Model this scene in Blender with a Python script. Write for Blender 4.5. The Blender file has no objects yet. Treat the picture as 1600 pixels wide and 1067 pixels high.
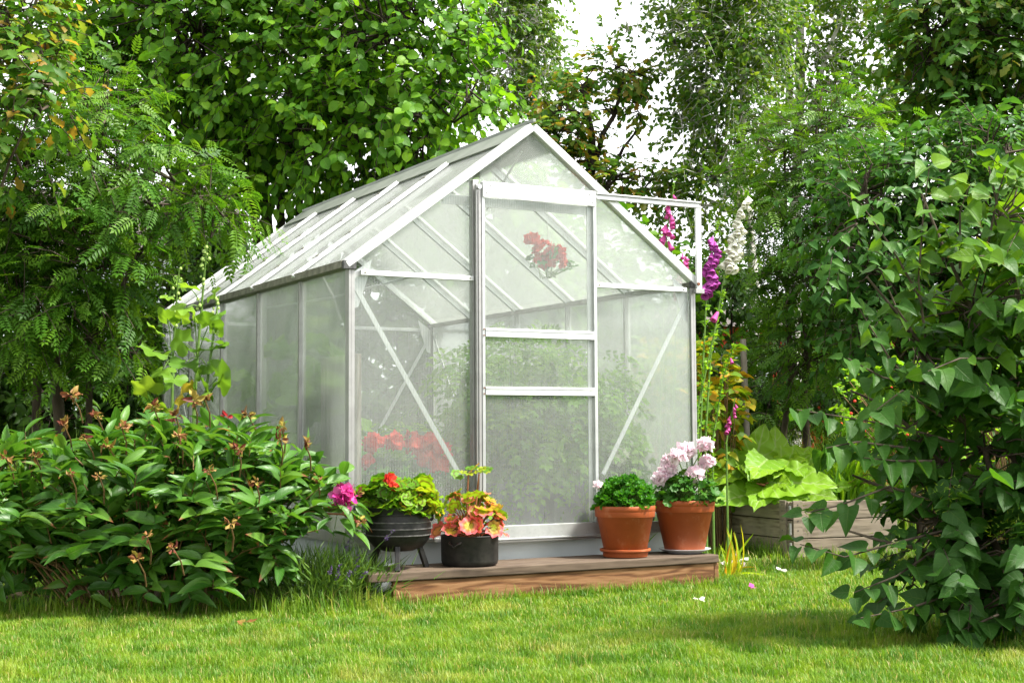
import bpy, math, random
import numpy as np
from mathutils import Matrix, Vector

random.seed(11)
RNG = np.random.default_rng(11)
SC = bpy.context.scene
COL = SC.collection
rad = math.radians

# ------------------------------------------------------------------ camera
F_PX, PITCH, ROLL, CAM_H = 2241.66, 0.0649, -0.0056, 0.775
cam_data = bpy.data.cameras.new('camera')
cam = bpy.data.objects.new('camera', cam_data)
COL.objects.link(cam)
cam_data.sensor_width = 36.0
cam_data.lens = F_PX / 1600 * 36.0
cam_data.clip_start = 0.05
cam_data.clip_end = 600
cam.matrix_world = (Matrix.Translation((0, 0, CAM_H)) @ Matrix.Rotation(math.pi / 2 + PITCH, 4, 'X')
                    @ Matrix.Rotation(ROLL, 4, 'Z'))
SC.camera = cam

# ------------------------------------------------------------------ sky, sun, exposure
SUN_EL, SUN_X, SUN_Y = rad(56), 0.97, -0.24
world = bpy.data.worlds.new('World')
SC.world = world
world.use_nodes = True
wn, wl = world.node_tree.nodes, world.node_tree.links
wn.clear()
sky = wn.new('ShaderNodeTexSky')
sky.sky_type = 'NISHITA'
sky.sun_disc = False
sky.sun_elevation = SUN_EL
sky.sun_rotation = math.atan2(SUN_X, SUN_Y)
sky.air_density, sky.dust_density, sky.ozone_density = 1.0, 1.2, 1.0
hs = wn.new('ShaderNodeHueSaturation')
hs.inputs['Saturation'].default_value = 0.05
bg = wn.new('ShaderNodeBackground')
bg.inputs['Strength'].default_value = 0.145
wo = wn.new('ShaderNodeOutputWorld')
wl.new(sky.outputs['Color'], hs.inputs['Color'])
wl.new(hs.outputs['Color'], bg.inputs['Color'])
wl.new(bg.outputs['Background'], wo.inputs['Surface'])

sun_data = bpy.data.lights.new('sun', 'SUN')
sun_data.energy = 3.9
sun_data.angle = rad(9)
sun_data.color = (1.0, 0.955, 0.87)
sun = bpy.data.objects.new('sun', sun_data)
COL.objects.link(sun)
to_sun = Vector((SUN_X * math.cos(SUN_EL), SUN_Y * math.cos(SUN_EL), math.sin(SUN_EL)))
sun.rotation_euler = to_sun.to_track_quat('Z', 'Y').to_euler()
sun.location = (6, -2, 9)

SC.view_settings.view_transform = 'Standard'
SC.view_settings.look = 'None'
SC.view_settings.exposure = 1.68
SC.view_settings.gamma = 1.0
SC.view_settings.use_curve_mapping = False
SC.render.engine = 'CYCLES'
cy = SC.cycles
cy.max_bounces, cy.diffuse_bounces, cy.glossy_bounces = 8, 4, 3
cy.transmission_bounces, cy.transparent_max_bounces = 4, 28
cy.use_denoising = True
cy.sample_clamp_indirect = 6.0


# ================================================================== helpers
def nrm(a):
    a = np.asarray(a, float)
    return a / np.maximum(np.linalg.norm(a, axis=-1, keepdims=True), 1e-9)


CP, SP_, CR, SR = math.cos(PITCH), math.sin(PITCH), math.cos(ROLL), math.sin(ROLL)


def at(px, py, Y):
    """the point at world depth Y seen at photo pixel px, py"""
    xr, yr = px - 800.0, py - 533.5
    x, y = xr * CR + yr * SR, -xr * SR + yr * CR
    d = np.array([x, F_PX * CP + y * SP_, F_PX * SP_ - y * CP])
    return d * (Y / d[1]) + np.array([0, 0, CAM_H])


def on_ground(px, py, z=0.0):
    p = at(px, py, 1.0) - np.array([0, 0, CAM_H])
    t = (z - CAM_H) / p[2]
    return p * t + np.array([0, 0, CAM_H])


def project(P):
    P = np.asarray(P, float) - np.array([0, 0, CAM_H])
    zc = P[:, 1] * CP + P[:, 2] * SP_
    yc = -P[:, 1] * SP_ + P[:, 2] * CP
    zc = np.where(zc < .1, .1, zc)
    x, y = F_PX * P[:, 0] / zc, -F_PX * yc / zc
    return 800 + x * CR - y * SR, 533.5 + x * SR + y * CR, zc


def empty(name, loc=(0, 0, 0), rz=0.0):
    o = bpy.data.objects.new(name, None)
    o.empty_display_size = .05
    o.location = tuple(float(c) for c in loc)
    o.rotation_euler = (0, 0, rz)
    COL.objects.link(o)
    return o


def tag(o, label=None, cat=None, group=None, kind=None):
    if label: o['label'] = label
    if cat: o['category'] = cat
    if group: o['group'] = group
    if kind: o['kind'] = kind
    return o


def link(name, me, parent=None, mat=None, M=None):
    o = bpy.data.objects.new(name, me)
    if mat is not None and not me.materials: me.materials.append(mat)
    COL.objects.link(o)
    if parent is not None: o.parent = parent
    if M is not None: o.matrix_basis = M
    return o


def np_mesh(name, V, faces, smooth=True, attrs=None):
    """faces: list of arrays (n,3) or (n,4)"""
    me = bpy.data.meshes.new(name)
    V = np.ascontiguousarray(V, np.float32)
    loops = np.concatenate([np.asarray(f, np.int32).ravel() for f in faces])
    counts = np.concatenate([np.full(len(f), np.asarray(f).shape[1], np.int32) for f in faces])
    starts = np.concatenate([[0], np.cumsum(counts)[:-1]]).astype(np.int32)
    me.vertices.add(len(V)); me.vertices.foreach_set('co', V.ravel())
    me.loops.add(len(loops)); me.loops.foreach_set('vertex_index', loops)
    me.polygons.add(len(counts))
    me.polygons.foreach_set('loop_start', starts)
    me.polygons.foreach_set('loop_total', counts)
    me.polygons.foreach_set('use_smooth', np.full(len(counts), bool(smooth)))
    for k, a in (attrs or {}).items():
        a = np.ascontiguousarray(a, np.float32)
        if a.ndim == 1:
            at_ = me.attributes.new(k, 'FLOAT', 'POINT'); at_.data.foreach_set('value', a)
        else:
            at_ = me.attributes.new(k, 'FLOAT_VECTOR', 'POINT'); at_.data.foreach_set('vector', a.ravel())
    me.update(calc_edges=True)
    return me


class MB:
    """collects solid shapes for ONE part"""
    def __init__(s):
        s.v, s.f, s.uv = [], [], []

    def add(s, V, Fs, uv=None):
        b = len(s.v)
        s.v += [tuple(map(float, p)) for p in V]
        s.uv += [tuple(map(float, q)) for q in uv] if uv is not None else [(0., 0., 0.)] * len(V)
        s.f += [tuple(b + i for i in f) for f in Fs]
        return s

    def box(s, x0, x1, y0, y1, z0, z1):
        V = [(x, y, z) for z in (z0, z1) for y in (y0, y1) for x in (x0, x1)]
        return s.add(V, [(0, 2, 3, 1), (4, 5, 7, 6), (0, 1, 5, 4), (2, 6, 7, 3), (0, 4, 6, 2), (1, 3, 7, 5)])

    def bar(s, a, b, w, h, up=(0, 0, 1), uv=False):
        """rectangular bar a->b, w across, h along up (centred)"""
        a, b = np.array(a, float), np.array(b, float)
        t = nrm(b - a); up = np.array(up, float)
        x = nrm(np.cross(t, up)); n = np.cross(x, t)
        V, U = [], []
        L = np.linalg.norm(b - a)
        for q, l in ((a, 0), (b, L)):
            for sx, sn in ((-1, -1), (1, -1), (1, 1), (-1, 1)):
                V.append(q + x * w / 2 * sx + n * h / 2 * sn); U.append((sx * w / 2, l, 0))
        return s.add(V, [(0, 1, 2, 3), (7, 6, 5, 4), (0, 4, 5, 1), (1, 5, 6, 2), (2, 6, 7, 3), (3, 7, 4, 0)], U)

    def prism(s, poly, y0, y1):
        """polygon in x,z extruded along y"""
        n = len(poly)
        V = [(x, y0, z) for x, z in poly] + [(x, y1, z) for x, z in poly]
        Fs = [tuple(range(n)), tuple(range(2 * n - 1, n - 1, -1))]
        Fs += [(i, i + n, (i + 1) % n + n, (i + 1) % n) for i in range(n)]
        return s.add(V, Fs, [(v[0], v[2], 0) for v in V])

    def tube(s, pts, r, seg=8):
        pts = [np.array(p, float) for p in pts]
        if np.isscalar(r): r = [r] * len(pts)
        V, prev = [], None
        for i, p in enumerate(pts):
            t = nrm(pts[min(i + 1, len(pts) - 1)] - pts[max(i - 1, 0)])
            if prev is None:
                ref = np.array([1., 0, 0]) if abs(t[0]) < .8 else np.array([0, 1., 0])
            else: ref = prev
            x = nrm(ref - t * ref.dot(t)); y = np.cross(t, x); prev = x
            for k in range(seg):
                a = 2 * math.pi * k / seg
                V.append(p + (x * math.cos(a) + y * math.sin(a)) * r[i])
        Fs = []
        for i in range(len(pts) - 1):
            for k in range(seg):
                k2 = (k + 1) % seg
                Fs.append((i * seg + k, i * seg + k2, (i + 1) * seg + k2, (i + 1) * seg + k))
        Fs.append(tuple(range(seg - 1, -1, -1)))
        Fs.append(tuple((len(pts) - 1) * seg + k for k in range(seg)))
        return s.add(V, Fs)

    def lathe(s, prof, seg=40, wob=0.0):
        V, Fs = [], []
        for (r, z) in prof:
            for k in range(seg):
                a = 2 * math.pi * k / seg
                q = r * (1 + wob * math.sin(2 * a + 1.3))
                V.append((q * math.cos(a), q * math.sin(a), z))
        n = len(prof)
        for i in range(n - 1):
            for k in range(seg):
                k2 = (k + 1) % seg
                Fs.append((i * seg + k, i * seg + k2, (i + 1) * seg + k2, (i + 1) * seg + k))
        Fs.append(tuple(range(seg - 1, -1, -1)))
        Fs.append(tuple((n - 1) * seg + k for k in range(seg)))
        return s.add(V, Fs)

    def mesh(s, name, smooth=False):
        me = bpy.data.meshes.new(name)
        me.from_pydata(s.v, [], s.f)
        a = me.attributes.new('luv', 'FLOAT_VECTOR', 'POINT')
        a.data.foreach_set('vector', np.array(s.uv, np.float32).ravel())
        if smooth:
            me.polygons.foreach_set('use_smooth', [True] * len(me.polygons))
        me.update()
        return me

    def build(s, name, mat, parent=None, smooth=False, bevel=0.0, M=None):
        o = link(name, s.mesh(name, smooth), parent, mat, M)
        if bevel:
            m = o.modifiers.new('bevel', 'BEVEL'); m.width = bevel; m.segments = 2; m.limit_method = 'ANGLE'
            m.angle_limit = rad(50)
        if smooth:
            m = o.modifiers.new('edges', 'EDGE_SPLIT'); m.split_angle = rad(42)
        return o


def seg_tubes(A, B, ra, rb, seg=4):
    """many straight tapered twigs at once -> (V, faces)"""
    A, B = np.asarray(A, float), np.asarray(B, float)
    n = len(A)
    ra, rb = np.broadcast_to(ra, n), np.broadcast_to(rb, n)
    t = nrm(B - A)
    ref = np.where(np.abs(t[:, 2:3]) < .9, np.array([[0, 0, 1.]]), np.array([[1., 0, 0]]))
    x = nrm(np.cross(t, ref)); y = np.cross(t, x)
    V = np.zeros((n, 2, seg, 3))
    for k in range(seg):
        a = 2 * math.pi * k / seg
        d = x * math.cos(a) + y * math.sin(a)
        V[:, 0, k] = A + d * ra[:, None]; V[:, 1, k] = B + d * rb[:, None]
    base = np.arange(n)[:, None] * 2 * seg
    Fs = []
    for k in range(seg):
        k2 = (k + 1) % seg
        Fs.append(np.concatenate([base + k, base + k2, base + seg + k2, base + seg + k], axis=1))
    return V.reshape(-1, 3), [np.concatenate(Fs)]


# ================================================================== materials
def new_mat(name):
    m = bpy.data.materials.new(name)
    m.use_nodes = True
    m.node_tree.nodes.clear()
    return m, m.node_tree.nodes, m.node_tree.links


class NT:
    """little node-tree writer"""
    def __init__(s, name):
        s.m, s.n, s.l = new_mat(name)

    def node(s, t, ins=None, **props):
        nd = s.n.new(t)
        for k, v in props.items(): setattr(nd, k, v)
        for k, v in (ins or {}).items():
            if isinstance(v, bpy.types.NodeSocket): s.l.new(v, nd.inputs[k])
            else: nd.inputs[k].default_value = v
        return nd

    def math(s, op, a, b=None, c=None, clamp=False):
        nd = s.n.new('ShaderNodeMath'); nd.operation = op; nd.use_clamp = clamp
        for i, v in enumerate((a, b, c)):
            if v is None: continue
            if isinstance(v, bpy.types.NodeSocket): s.l.new(v, nd.inputs[i])
            else: nd.inputs[i].default_value = v
        return nd.outputs[0]

    def mix(s, f, a, b, mode='MIX'):
        nd = s.n.new('ShaderNodeMix'); nd.data_type = 'RGBA'; nd.blend_type = mode
        for i, v in ((0, f), (6, a), (7, b)):
            if isinstance(v, bpy.types.NodeSocket): s.l.new(v, nd.inputs[i])
            elif i == 0: nd.inputs[0].default_value = v
            else: nd.inputs[i].default_value = (*v, 1) if len(v) == 3 else v
        return nd.outputs[2]

    def ramp(s, f, stops, interp='LINEAR'):
        nd = s.n.new('ShaderNodeValToRGB'); cr = nd.color_ramp; cr.interpolation = interp
        while len(cr.elements) < len(stops): cr.elements.new(.5)
        for e, (p, c) in zip(cr.elements, stops):
            e.position = p; e.color = (*c, 1) if len(c) == 3 else c
        s.l.new(f, nd.inputs[0])
        return nd.outputs[0]

    def smooth(s, x, a, b):
        nd = s.n.new('ShaderNodeMapRange'); nd.interpolation_type = 'SMOOTHSTEP'
        s.l.new(x, nd.inputs[0])
        nd.inputs[1].default_value, nd.inputs[2].default_value = a, b
        return nd.outputs[0]

    def attr(s, name):
        nd = s.n.new('ShaderNodeAttribute'); nd.attribute_name = name
        return nd

    def noise(s, vec, scale, detail=3, rough=.55):
        nd = s.n.new('ShaderNodeTexNoise')
        if vec is not None: s.l.new(vec, nd.inputs['Vector'])
        nd.inputs['Scale'].default_value = scale; nd.inputs['Detail'].default_value = detail
        nd.inputs['Roughness'].default_value = rough
        return nd.outputs['Fac']

    def out(s, shader):
        o = s.n.new('ShaderNodeOutputMaterial'); s.l.new(shader, o.inputs['Surface'])
        return s.m

    def bump(s, h, strength=.3, dist=.002):
        nd = s.n.new('ShaderNodeBump'); s.l.new(h, nd.inputs['Height'])
        nd.inputs['Strength'].default_value = strength; nd.inputs['Distance'].default_value = dist
        return nd.outputs[0]

    def principled(s, col, rough=.5, metal=0., spec=.5, bump=None):
        ins = {'Roughness': rough, 'Metallic': metal, 'Specular IOR Level': spec}
        nd = s.node('ShaderNodeBsdfPrincipled', ins)
        if isinstance(col, bpy.types.NodeSocket): s.l.new(col, nd.inputs['Base Color'])
        else: nd.inputs['Base Color'].default_value = (*col, 1)
        if bump is not None: s.l.new(bump, nd.inputs['Normal'])
        return nd


def leaf_mat(name, cols, trans_gain=(1.9, 1.7, .9), tfac=.38, rough=.50, spec=.25, gain=(1.20, 1.22, .60), mott=.35, veins=0., nveins=6.,
             vein_col=(.2, .3, .08), zone=None, edge=None, tip=None):
    """cols: ramp stops over the per-leaf random number; luv.x across (-1..1), luv.y along (0..1)"""
    t = NT(name)
    rnd = t.attr('rnd').outputs['Fac']
    luv = t.attr('luv').outputs['Vector']
    sep = t.node('ShaderNodeSeparateXYZ', {0: luv})
    x, y = sep.outputs[0], sep.outputs[1]
    stops = [(i / max(1, len(cols) - 1), tuple(a * b for a, b in zip(c, gain))) for i, c in enumerate(cols)]
    col = t.ramp(rnd, stops)
    geo = t.node('ShaderNodeNewGeometry')
    nz = t.noise(geo.outputs['Position'], 28., 2)
    col = t.mix(t.math('MULTIPLY', nz, mott), col, t.mix(.5, col, (.012, .03, .006)))
    if tip is not None:          # reddish / yellowed leaf ends on part of the leaves
        f = t.math('MULTIPLY', t.smooth(t.math('ADD', y, t.math('MULTIPLY', nz, .3)), tip[1], tip[2]), t.smooth(rnd, tip[3], tip[4]))
        col = t.mix(f, col, tip[0])
    if zone is not None:         # dark horseshoe ring of a zonal leaf
        r = t.math('ADD', x, t.math('MULTIPLY', t.math('SUBTRACT', nz, .5), .22))
        ring = t.math('MULTIPLY', t.smooth(r, zone[1], zone[1] + .1), t.math('SUBTRACT', 1., t.smooth(r, zone[2], zone[2] + .12)))
        col = t.mix(t.math('MULTIPLY', ring, zone[3]), col, zone[0])
    if edge is not None:         # coloured leaf margins
        r = t.math('ADD', x, t.math('MULTIPLY', t.math('SUBTRACT', nz, .5), .3))
        f = t.math('MULTIPLY', t.smooth(r, edge[1], edge[2]), t.smooth(rnd, edge[3], edge[4]))
        col = t.mix(f, col, edge[0])
    bump = None
    if veins > 0:
        ax = t.math('ABSOLUTE', x)
        rib = t.math('SUBTRACT', 1., t.smooth(ax, .02, .09))
        w = t.math('SINE', t.math('MULTIPLY', t.math('SUBTRACT', y, t.math('MULTIPLY', ax, .3)), nveins * 6.283))
        side = t.smooth(w, .86, 1.)
        v = t.math('MAXIMUM', rib, t.math('MULTIPLY', side, .55))
        col = t.mix(t.math('MULTIPLY', v, veins), col, vein_col)
        bump = t.bump(t.math('SUBTRACT', 1., v), .5, .003)
    tcol = t.mix(1., col, trans_gain, 'MULTIPLY')
    p = t.principled(col, rough, 0, spec, bump)
    tr = t.node('ShaderNodeBsdfTranslucent', {'Color': tcol})
    mx = t.node('ShaderNodeMixShader', {0: tfac, 1: p.outputs[0], 2: tr.outputs[0]})
    return t.out(mx.outputs[0])


def bark_mat(name, c0, c1, scale=14., birch=False):
    t = NT(name)
    tc = t.node('ShaderNodeTexCoord').outputs['Object']
    mp = t.node('ShaderNodeMapping', {0: tc})
    mp.inputs['Scale'].default_value = (1, 1, .25) if not birch else (.4, .4, 2.2)
    n = t.noise(mp.outputs[0], scale, 4)
    col = t.ramp(n, [(.35, c0), (.62, c1)] if not birch else [(.40, c0), (.47, c1)])
    return t.out(t.principled(col, .85, 0, .2, t.bump(n, .6, .01)).outputs[0])


def plain_mat(name, c0, c1, scale=20., rough=.6, spec=.3, metal=0., bump=.15, detail=4):
    t = NT(name)
    tc = t.node('ShaderNodeTexCoord').outputs['Object']
    n = t.noise(tc, scale, detail)
    col = t.ramp(n, [(.3, c0), (.7, c1)])
    return t.out(t.principled(col, rough, metal, spec, t.bump(n, bump, .003)).outputs[0])


def wood_mat(name, c0, c1, c2, axis='X', ring=9., grey=None):
    t = NT(name)
    tc = t.node('ShaderNodeTexCoord').outputs['Object']
    inf = t.node('ShaderNodeObjectInfo').outputs['Random']
    off = t.node('ShaderNodeVectorMath', {0: tc, 1: (3.1, 1.7, .9)}, operation='ADD')
    sc3 = t.node('ShaderNodeVectorMath', {0: inf}, operation='SCALE')
    sc3.inputs['Scale'].default_value = 13.
    off2 = t.node('ShaderNodeVectorMath', {0: off.outputs[0], 1: sc3.outputs[0]}, operation='ADD')
    mp = t.node('ShaderNodeMapping', {0: off2.outputs[0]})
    mp.inputs['Scale'].default_value = {'X': (.8, 7, 7), 'Y': (7, .8, 7), 'Z': (7, 7, .8)}[axis]
    n = t.noise(mp.outputs[0], 1.6, 3, .5)
    w = t.math('SINE', t.math('MULTIPLY', n, ring * 6.283))
    fine = t.noise(mp.outputs[0], 14., 3)
    g = t.math('ADD', t.math('MULTIPLY', w, .28), t.math('MULTIPLY', fine, .9))
    col = t.ramp(g, [(.12, c0), (.45, c1), (.8, c2)])
    # knots
    vor = t.node('ShaderNodeTexVoronoi', {0: mp.outputs[0], 'Scale': .9})
    kn = t.math('SUBTRACT', 1., t.smooth(vor.outputs['Distance'], .06, .16))
    col = t.mix(t.math('MULTIPLY', kn, .75), col, tuple(c * .35 for c in c0))
    if grey is not None:
        blot = t.noise(tc, 3.5, 3)
        col = t.mix(t.smooth(blot, .35, .65), col, grey)
    col = t.mix(t.math('MULTIPLY', inf, .5), col, tuple(c * .6 for c in c1))
    return t.out(t.principled(col, .78, 0, .25, t.bump(g, .5, .002)).outputs[0])


M = {}
# --- metal, glazing, pots
def alu_mat(name, col, rough, metal=.75):
    t = NT(name)
    tc = t.node('ShaderNodeTexCoord').outputs['Object']
    n = t.noise(tc, 9., 5, .7)
    n2 = t.noise(tc, 60., 3)
    c = t.ramp(n, [(.35, tuple(q * .82 for q in col)), (.6, col)])
    c = t.mix(t.smooth(n2, .62, .8), c, tuple(q * .6 for q in col))
    r = t.math('ADD', rough, t.math('MULTIPLY', n2, .2))
    p = t.principled(c, .5, metal, .5)
    t.l.new(r, p.inputs['Roughness'])
    return t.out(p.outputs[0])
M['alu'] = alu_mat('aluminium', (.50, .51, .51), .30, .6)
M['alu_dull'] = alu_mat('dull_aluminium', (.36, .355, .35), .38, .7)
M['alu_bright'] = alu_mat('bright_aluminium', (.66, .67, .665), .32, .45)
M['gutter'] = plain_mat('weathered_gutter', (.10, .10, .075), (.24, .23, .19), 25, .6, .3, .3)
M['flashing'] = plain_mat('ridge_flashing', (.17, .19, .165), (.25, .27, .24), 6, .45, .4, .2)
M['dark_plastic'] = plain_mat('dark_plastic', (.03, .03, .03), (.09, .09, .09), 60, .5)
M['rust'] = plain_mat('rusty_screw', (.10, .03, .015), (.2, .07, .03), 200, .8)


def pane_mat(name, milk):
    t = NT(name)
    luv = t.attr('luv').outputs['Vector']
    sep = t.node('ShaderNodeSeparateXYZ', {0: luv})
    rib = t.math('SINE', t.math('MULTIPLY', sep.outputs[0], 6.283 / .0135))
    rib = t.smooth(rib, -.2, 1.)
    mp = t.node('ShaderNodeMapping', {0: luv}); mp.inputs['Scale'].default_value = (18., 1.1, 1)
    streak = t.noise(mp.outputs[0], 3.0, 4, .65)
    dirt = t.noise(luv, 5., 5, .6)
    op = t.math('ADD', milk, t.math('MULTIPLY', rib, .10))
    op = t.math('ADD', op, t.math('MULTIPLY', t.math('SUBTRACT', streak, .5), .11))
    op = t.math('ADD', op, t.math('MULTIPLY', t.math('SUBTRACT', dirt, .5), .10), clamp=True)
    tr = t.node('ShaderNodeBsdfTransparent', {'Color': (.95, .97, .955, 1)})
    df = t.node('ShaderNodeBsdfDiffuse', {'Color': (.66, .675, .665, 1)})
    tl = t.node('ShaderNodeBsdfTranslucent', {'Color': (.65, .67, .655, 1)})
    body = t.node('ShaderNodeMixShader', {0: .45, 1: df.outputs[0], 2: tl.outputs[0]})
    mx = t.node('ShaderNodeMixShader', {0: op, 1: tr.outputs[0], 2: body.outputs[0]})
    gl = t.node('ShaderNodeBsdfGlossy', {'Color': (1, 1, 1, 1), 'Roughness': .12})
    fr = t.node('ShaderNodeFresnel', {'IOR': 1.35})
    mx2 = t.node('ShaderNodeMixShader', {0: t.math('MULTIPLY', fr.outputs[0], .22), 1: mx.outputs[0], 2: gl.outputs[0]})
    return t.out(mx2.outputs[0])
M['pane'] = pane_mat('twinwall_polycarbonate', .138)
M['roof_pane'] = pane_mat('lightened_polycarbonate', .30)  # extra milk puts the roof's glancing glare and side wall light into the material
M['base_paint'] = plain_mat('painted_foundation', (.50, .55, .55), (.60, .65, .65), 3.5, .7, .2, .2)
M['iron'] = plain_mat('cast_iron', (.006, .006, .006), (.018, .017, .016), 55, .5, .3, 0, .5)
M['iron_worn'] = plain_mat('worn_iron_edge', (.03, .029, .028), (.13, .125, .12), 60, .5, .5, 0, .4)
M['iron_pan'] = plain_mat('old_enamelled_pot', (.009, .0085, .008), (.028, .025, .022), 26, .6, .25, 0, .4)


def terracotta():
    t = NT('terracotta')
    tc = t.node('ShaderNodeTexCoord').outputs['Object']
    n = t.noise(tc, 7., 4)
    mp = t.node('ShaderNodeMapping', {0: tc}); mp.inputs['Scale'].default_value = (16, 16, 1.6)
    st = t.noise(mp.outputs[0], 2.4, 3)
    col = t.ramp(n, [(.3, (.23, .045, .008)), (.7, (.31, .068, .013))])
    col = t.mix(t.math('MULTIPLY', t.smooth(st, .62, .74), .5), col, (.15, .04, .018))
    col = t.mix(t.math('MULTIPLY', t.smooth(t.noise(tc, 11, 5, .7), .52, .72), .38), col, (.42, .20, .115))
    return t.out(t.principled(col, .62, 0, .35, t.bump(t.noise(tc, 120, 2), .15, .001)).outputs[0])
M['terracotta'] = terracotta()
M['china'] = plain_mat('glazed_plate', (.55, .59, .65), (.64, .67, .70), 4, .18, .5, 0, .02)
M['soil'] = plain_mat('potting_soil', (.012, .008, .005), (.04, .028, .018), 60, .95, .1, 0, 1.)
M['planter'] = plain_mat('grey_planter', (.10, .105, .115), (.15, .155, .165), 8, .6)
M['step_top'] = wood_mat('weathered_step_plank', (.04, .027, .018), (.10, .070, .048), (.16, .118, .084), 'X', 8., (.12, .086, .06))
M['step_front'] = wood_mat('brown_step_board', (.08, .032, .012), (.165, .078, .031), (.235, .125, .058), 'X', 7.)
M['bed_wood'] = wood_mat('grey_collar_board', (.10, .08, .056), (.21, .168, .122), (.30, .245, .185), 'X', 6., (.25, .21, .165))
M['post_wood'] = wood_mat('grey_post', (.12, .10, .08), (.22, .19, .155), (.3, .27, .23), 'Z', 4.)
M['hinge'] = plain_mat('galvanised_hinge', (.25, .25, .24), (.4, .4, .38), 40, .5, .5, .6)
M['wire'] = plain_mat('white_line', (.45, .45, .43), (.6, .6, .57), 40, .6)
M['green_wire'] = plain_mat('green_coated_wire', (.03, .16, .10), (.05, .26, .17), 40, .5)
M['bark'] = bark_mat('grey_brown_bark', (.028, .02, .014), (.10, .078, .058))
M['bark_dark'] = bark_mat('dark_bark', (.014, .010, .008), (.05, .038, .028))
M['bark_birch'] = bark_mat('birch_bark', (.06, .055, .05), (.50, .48, .44), 4.0, True)
M['red_paint'] = plain_mat('red_house_paint', (.36, .032, .014), (.45, .05, .022), 10, .7)
M['white_paint'] = plain_mat('white_house_paint', (.62, .68, .72), (.7, .75, .78), 10, .6)
M['roof'] = plain_mat('roof_tiles', (.06, .05, .05), (.12, .10, .09), 10, .8)
M['glass_dark'] = plain_mat('window_pane', (.02, .03, .035), (.03, .04, .05), 2, .08, .5, 0, 0.)

# --- leaves (base colours; lilac ramp also holds light and shade by height)
M['lf_hazel'] = leaf_mat('hazel_leaf', [(.035, .11, .010), (.055, .16, .012), (.09, .215, .016), (.14, .27, .02)], tfac=.44, veins=.25, nveins=5, vein_col=(.15, .26, .05))
M['lf_rowan'] = leaf_mat('rowan_leaf', [(.028, .092, .012), (.052, .135, .014), (.09, .18, .018)], tfac=.42)
M['lf_oak'] = leaf_mat('oak_leaf', [(.026, .085, .014), (.036, .11, .018), (.05, .13, .022), (.055, .135, .024), (.07, .145, .025), (.12, .12, .03)], tfac=.35)
M['lf_oak_pale'] = leaf_mat('pale_oak_leaf', [(.035, .10, .02), (.048, .13, .025), (.065, .15, .03), (.08, .155, .035), (.13, .15, .04), (.26, .14, .05)], tfac=.5)
M['lf_birch'] = leaf_mat('birch_leaf', [(.032, .092, .014), (.055, .13, .02), (.085, .16, .026), (.12, .175, .035)], tfac=.45)
M['lf_elder'] = leaf_mat('elder_leaf', [(.022, .08, .024), (.038, .115, .03), (.06, .15, .036)], tfac=.34, rough=.5, spec=.2)
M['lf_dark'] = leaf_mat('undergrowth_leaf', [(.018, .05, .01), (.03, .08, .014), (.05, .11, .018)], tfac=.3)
M['lf_lilac'] = leaf_mat('lilac_leaf', tip=((.16, .10, .03), .98, 1.2, .55, .6), cols=[(.022, .072, .018), (.03, .095, .018), (.055, .135, .02), (.11, .21, .02)], tfac=.40, rough=.48, spec=.22, veins=.35, nveins=5, vein_col=(.10, .17, .05), trans_gain=(2.4, 2.0, .7))
M['lf_peony'] = leaf_mat('peony_leaf', [(.024, .085, .016), (.038, .12, .02), (.06, .155, .028), (.085, .18, .04)], tfac=.32, rough=.42, spec=.35, veins=.35, nveins=5, vein_col=(.14, .22, .07), tip=((.20, .07, .03), .97, 1.08, .86, .92))
M['lf_geranium'] = leaf_mat('zonal_geranium_leaf', [(.06, .16, .012), (.10, .23, .016), (.17, .28, .022), (.30, .30, .03)], tfac=.4, zone=((.07, .035, .012), .42, .62, .7), edge=((.52, .20, .07), .72, .95, .72, .86))
M['lf_geranium_red'] = leaf_mat('tinted_geranium_leaf', [(.09, .19, .02), (.17, .26, .025), (.32, .30, .04), (.45, .26, .09), (.58, .20, .14)], tfac=.4, zone=((.16, .05, .02), .4, .58, .6), edge=((.70, .13, .15), .42, .85, .25, .55))
M['lf_curly'] = leaf_mat('curly_leaf', [(.02, .10, .012), (.03, .13, .014), (.05, .17, .018)], tfac=.3)
M['lf_pinkger'] = leaf_mat('pink_geranium_leaf', [(.02, .085, .014), (.035, .12, .018), (.06, .16, .022)], tfac=.32)
M['lf_rhubarb'] = leaf_mat('rhubarb_leaf', [(.10, .22, .022), (.15, .28, .028), (.20, .33, .036)], tfac=.36, veins=.7, nveins=5, vein_col=(.30, .40, .14), rough=.45)
M['lf_hollyhock'] = leaf_mat('hollyhock_leaf', [(.06, .14, .026), (.10, .20, .034), (.15, .26, .05), (.28, .20, .05)], tfac=.4)
M['lf_strap'] = leaf_mat('strap_leaf', [(.16, .30, .02), (.24, .34, .025), (.34, .36, .03), (.36, .14, .035)], tfac=.45)
M['lf_raspberry'] = leaf_mat('raspberry_leaf', [(.07, .16, .016), (.12, .21, .02), (.22, .24, .025), (.36, .20, .03)], tfac=.42)
M['lf_currant'] = leaf_mat('currant_leaf', [(.08, .20, .016), (.12, .26, .02), (.17, .30, .026)], tfac=.45)
M['lf_tomato'] = leaf_mat('tomato_leaf', [(.07, .165, .03), (.105, .215, .036), (.145, .26, .042)], tfac=.45)
M['lf_lavender'] = leaf_mat('lavender_leaf', [(.04, .09, .025), (.065, .13, .035), (.10, .17, .05)], tfac=.25)
M['stem_green'] = plain_mat('green_stem', (.07, .15, .025), (.13, .22, .04), 30, .5)
M['stem_red'] = plain_mat('reddish_stem', (.20, .07, .03), (.30, .13, .05), 30, .5)
M['stem_brown'] = plain_mat('brown_stem', (.10, .055, .025), (.2, .12, .05), 30, .6)


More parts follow.
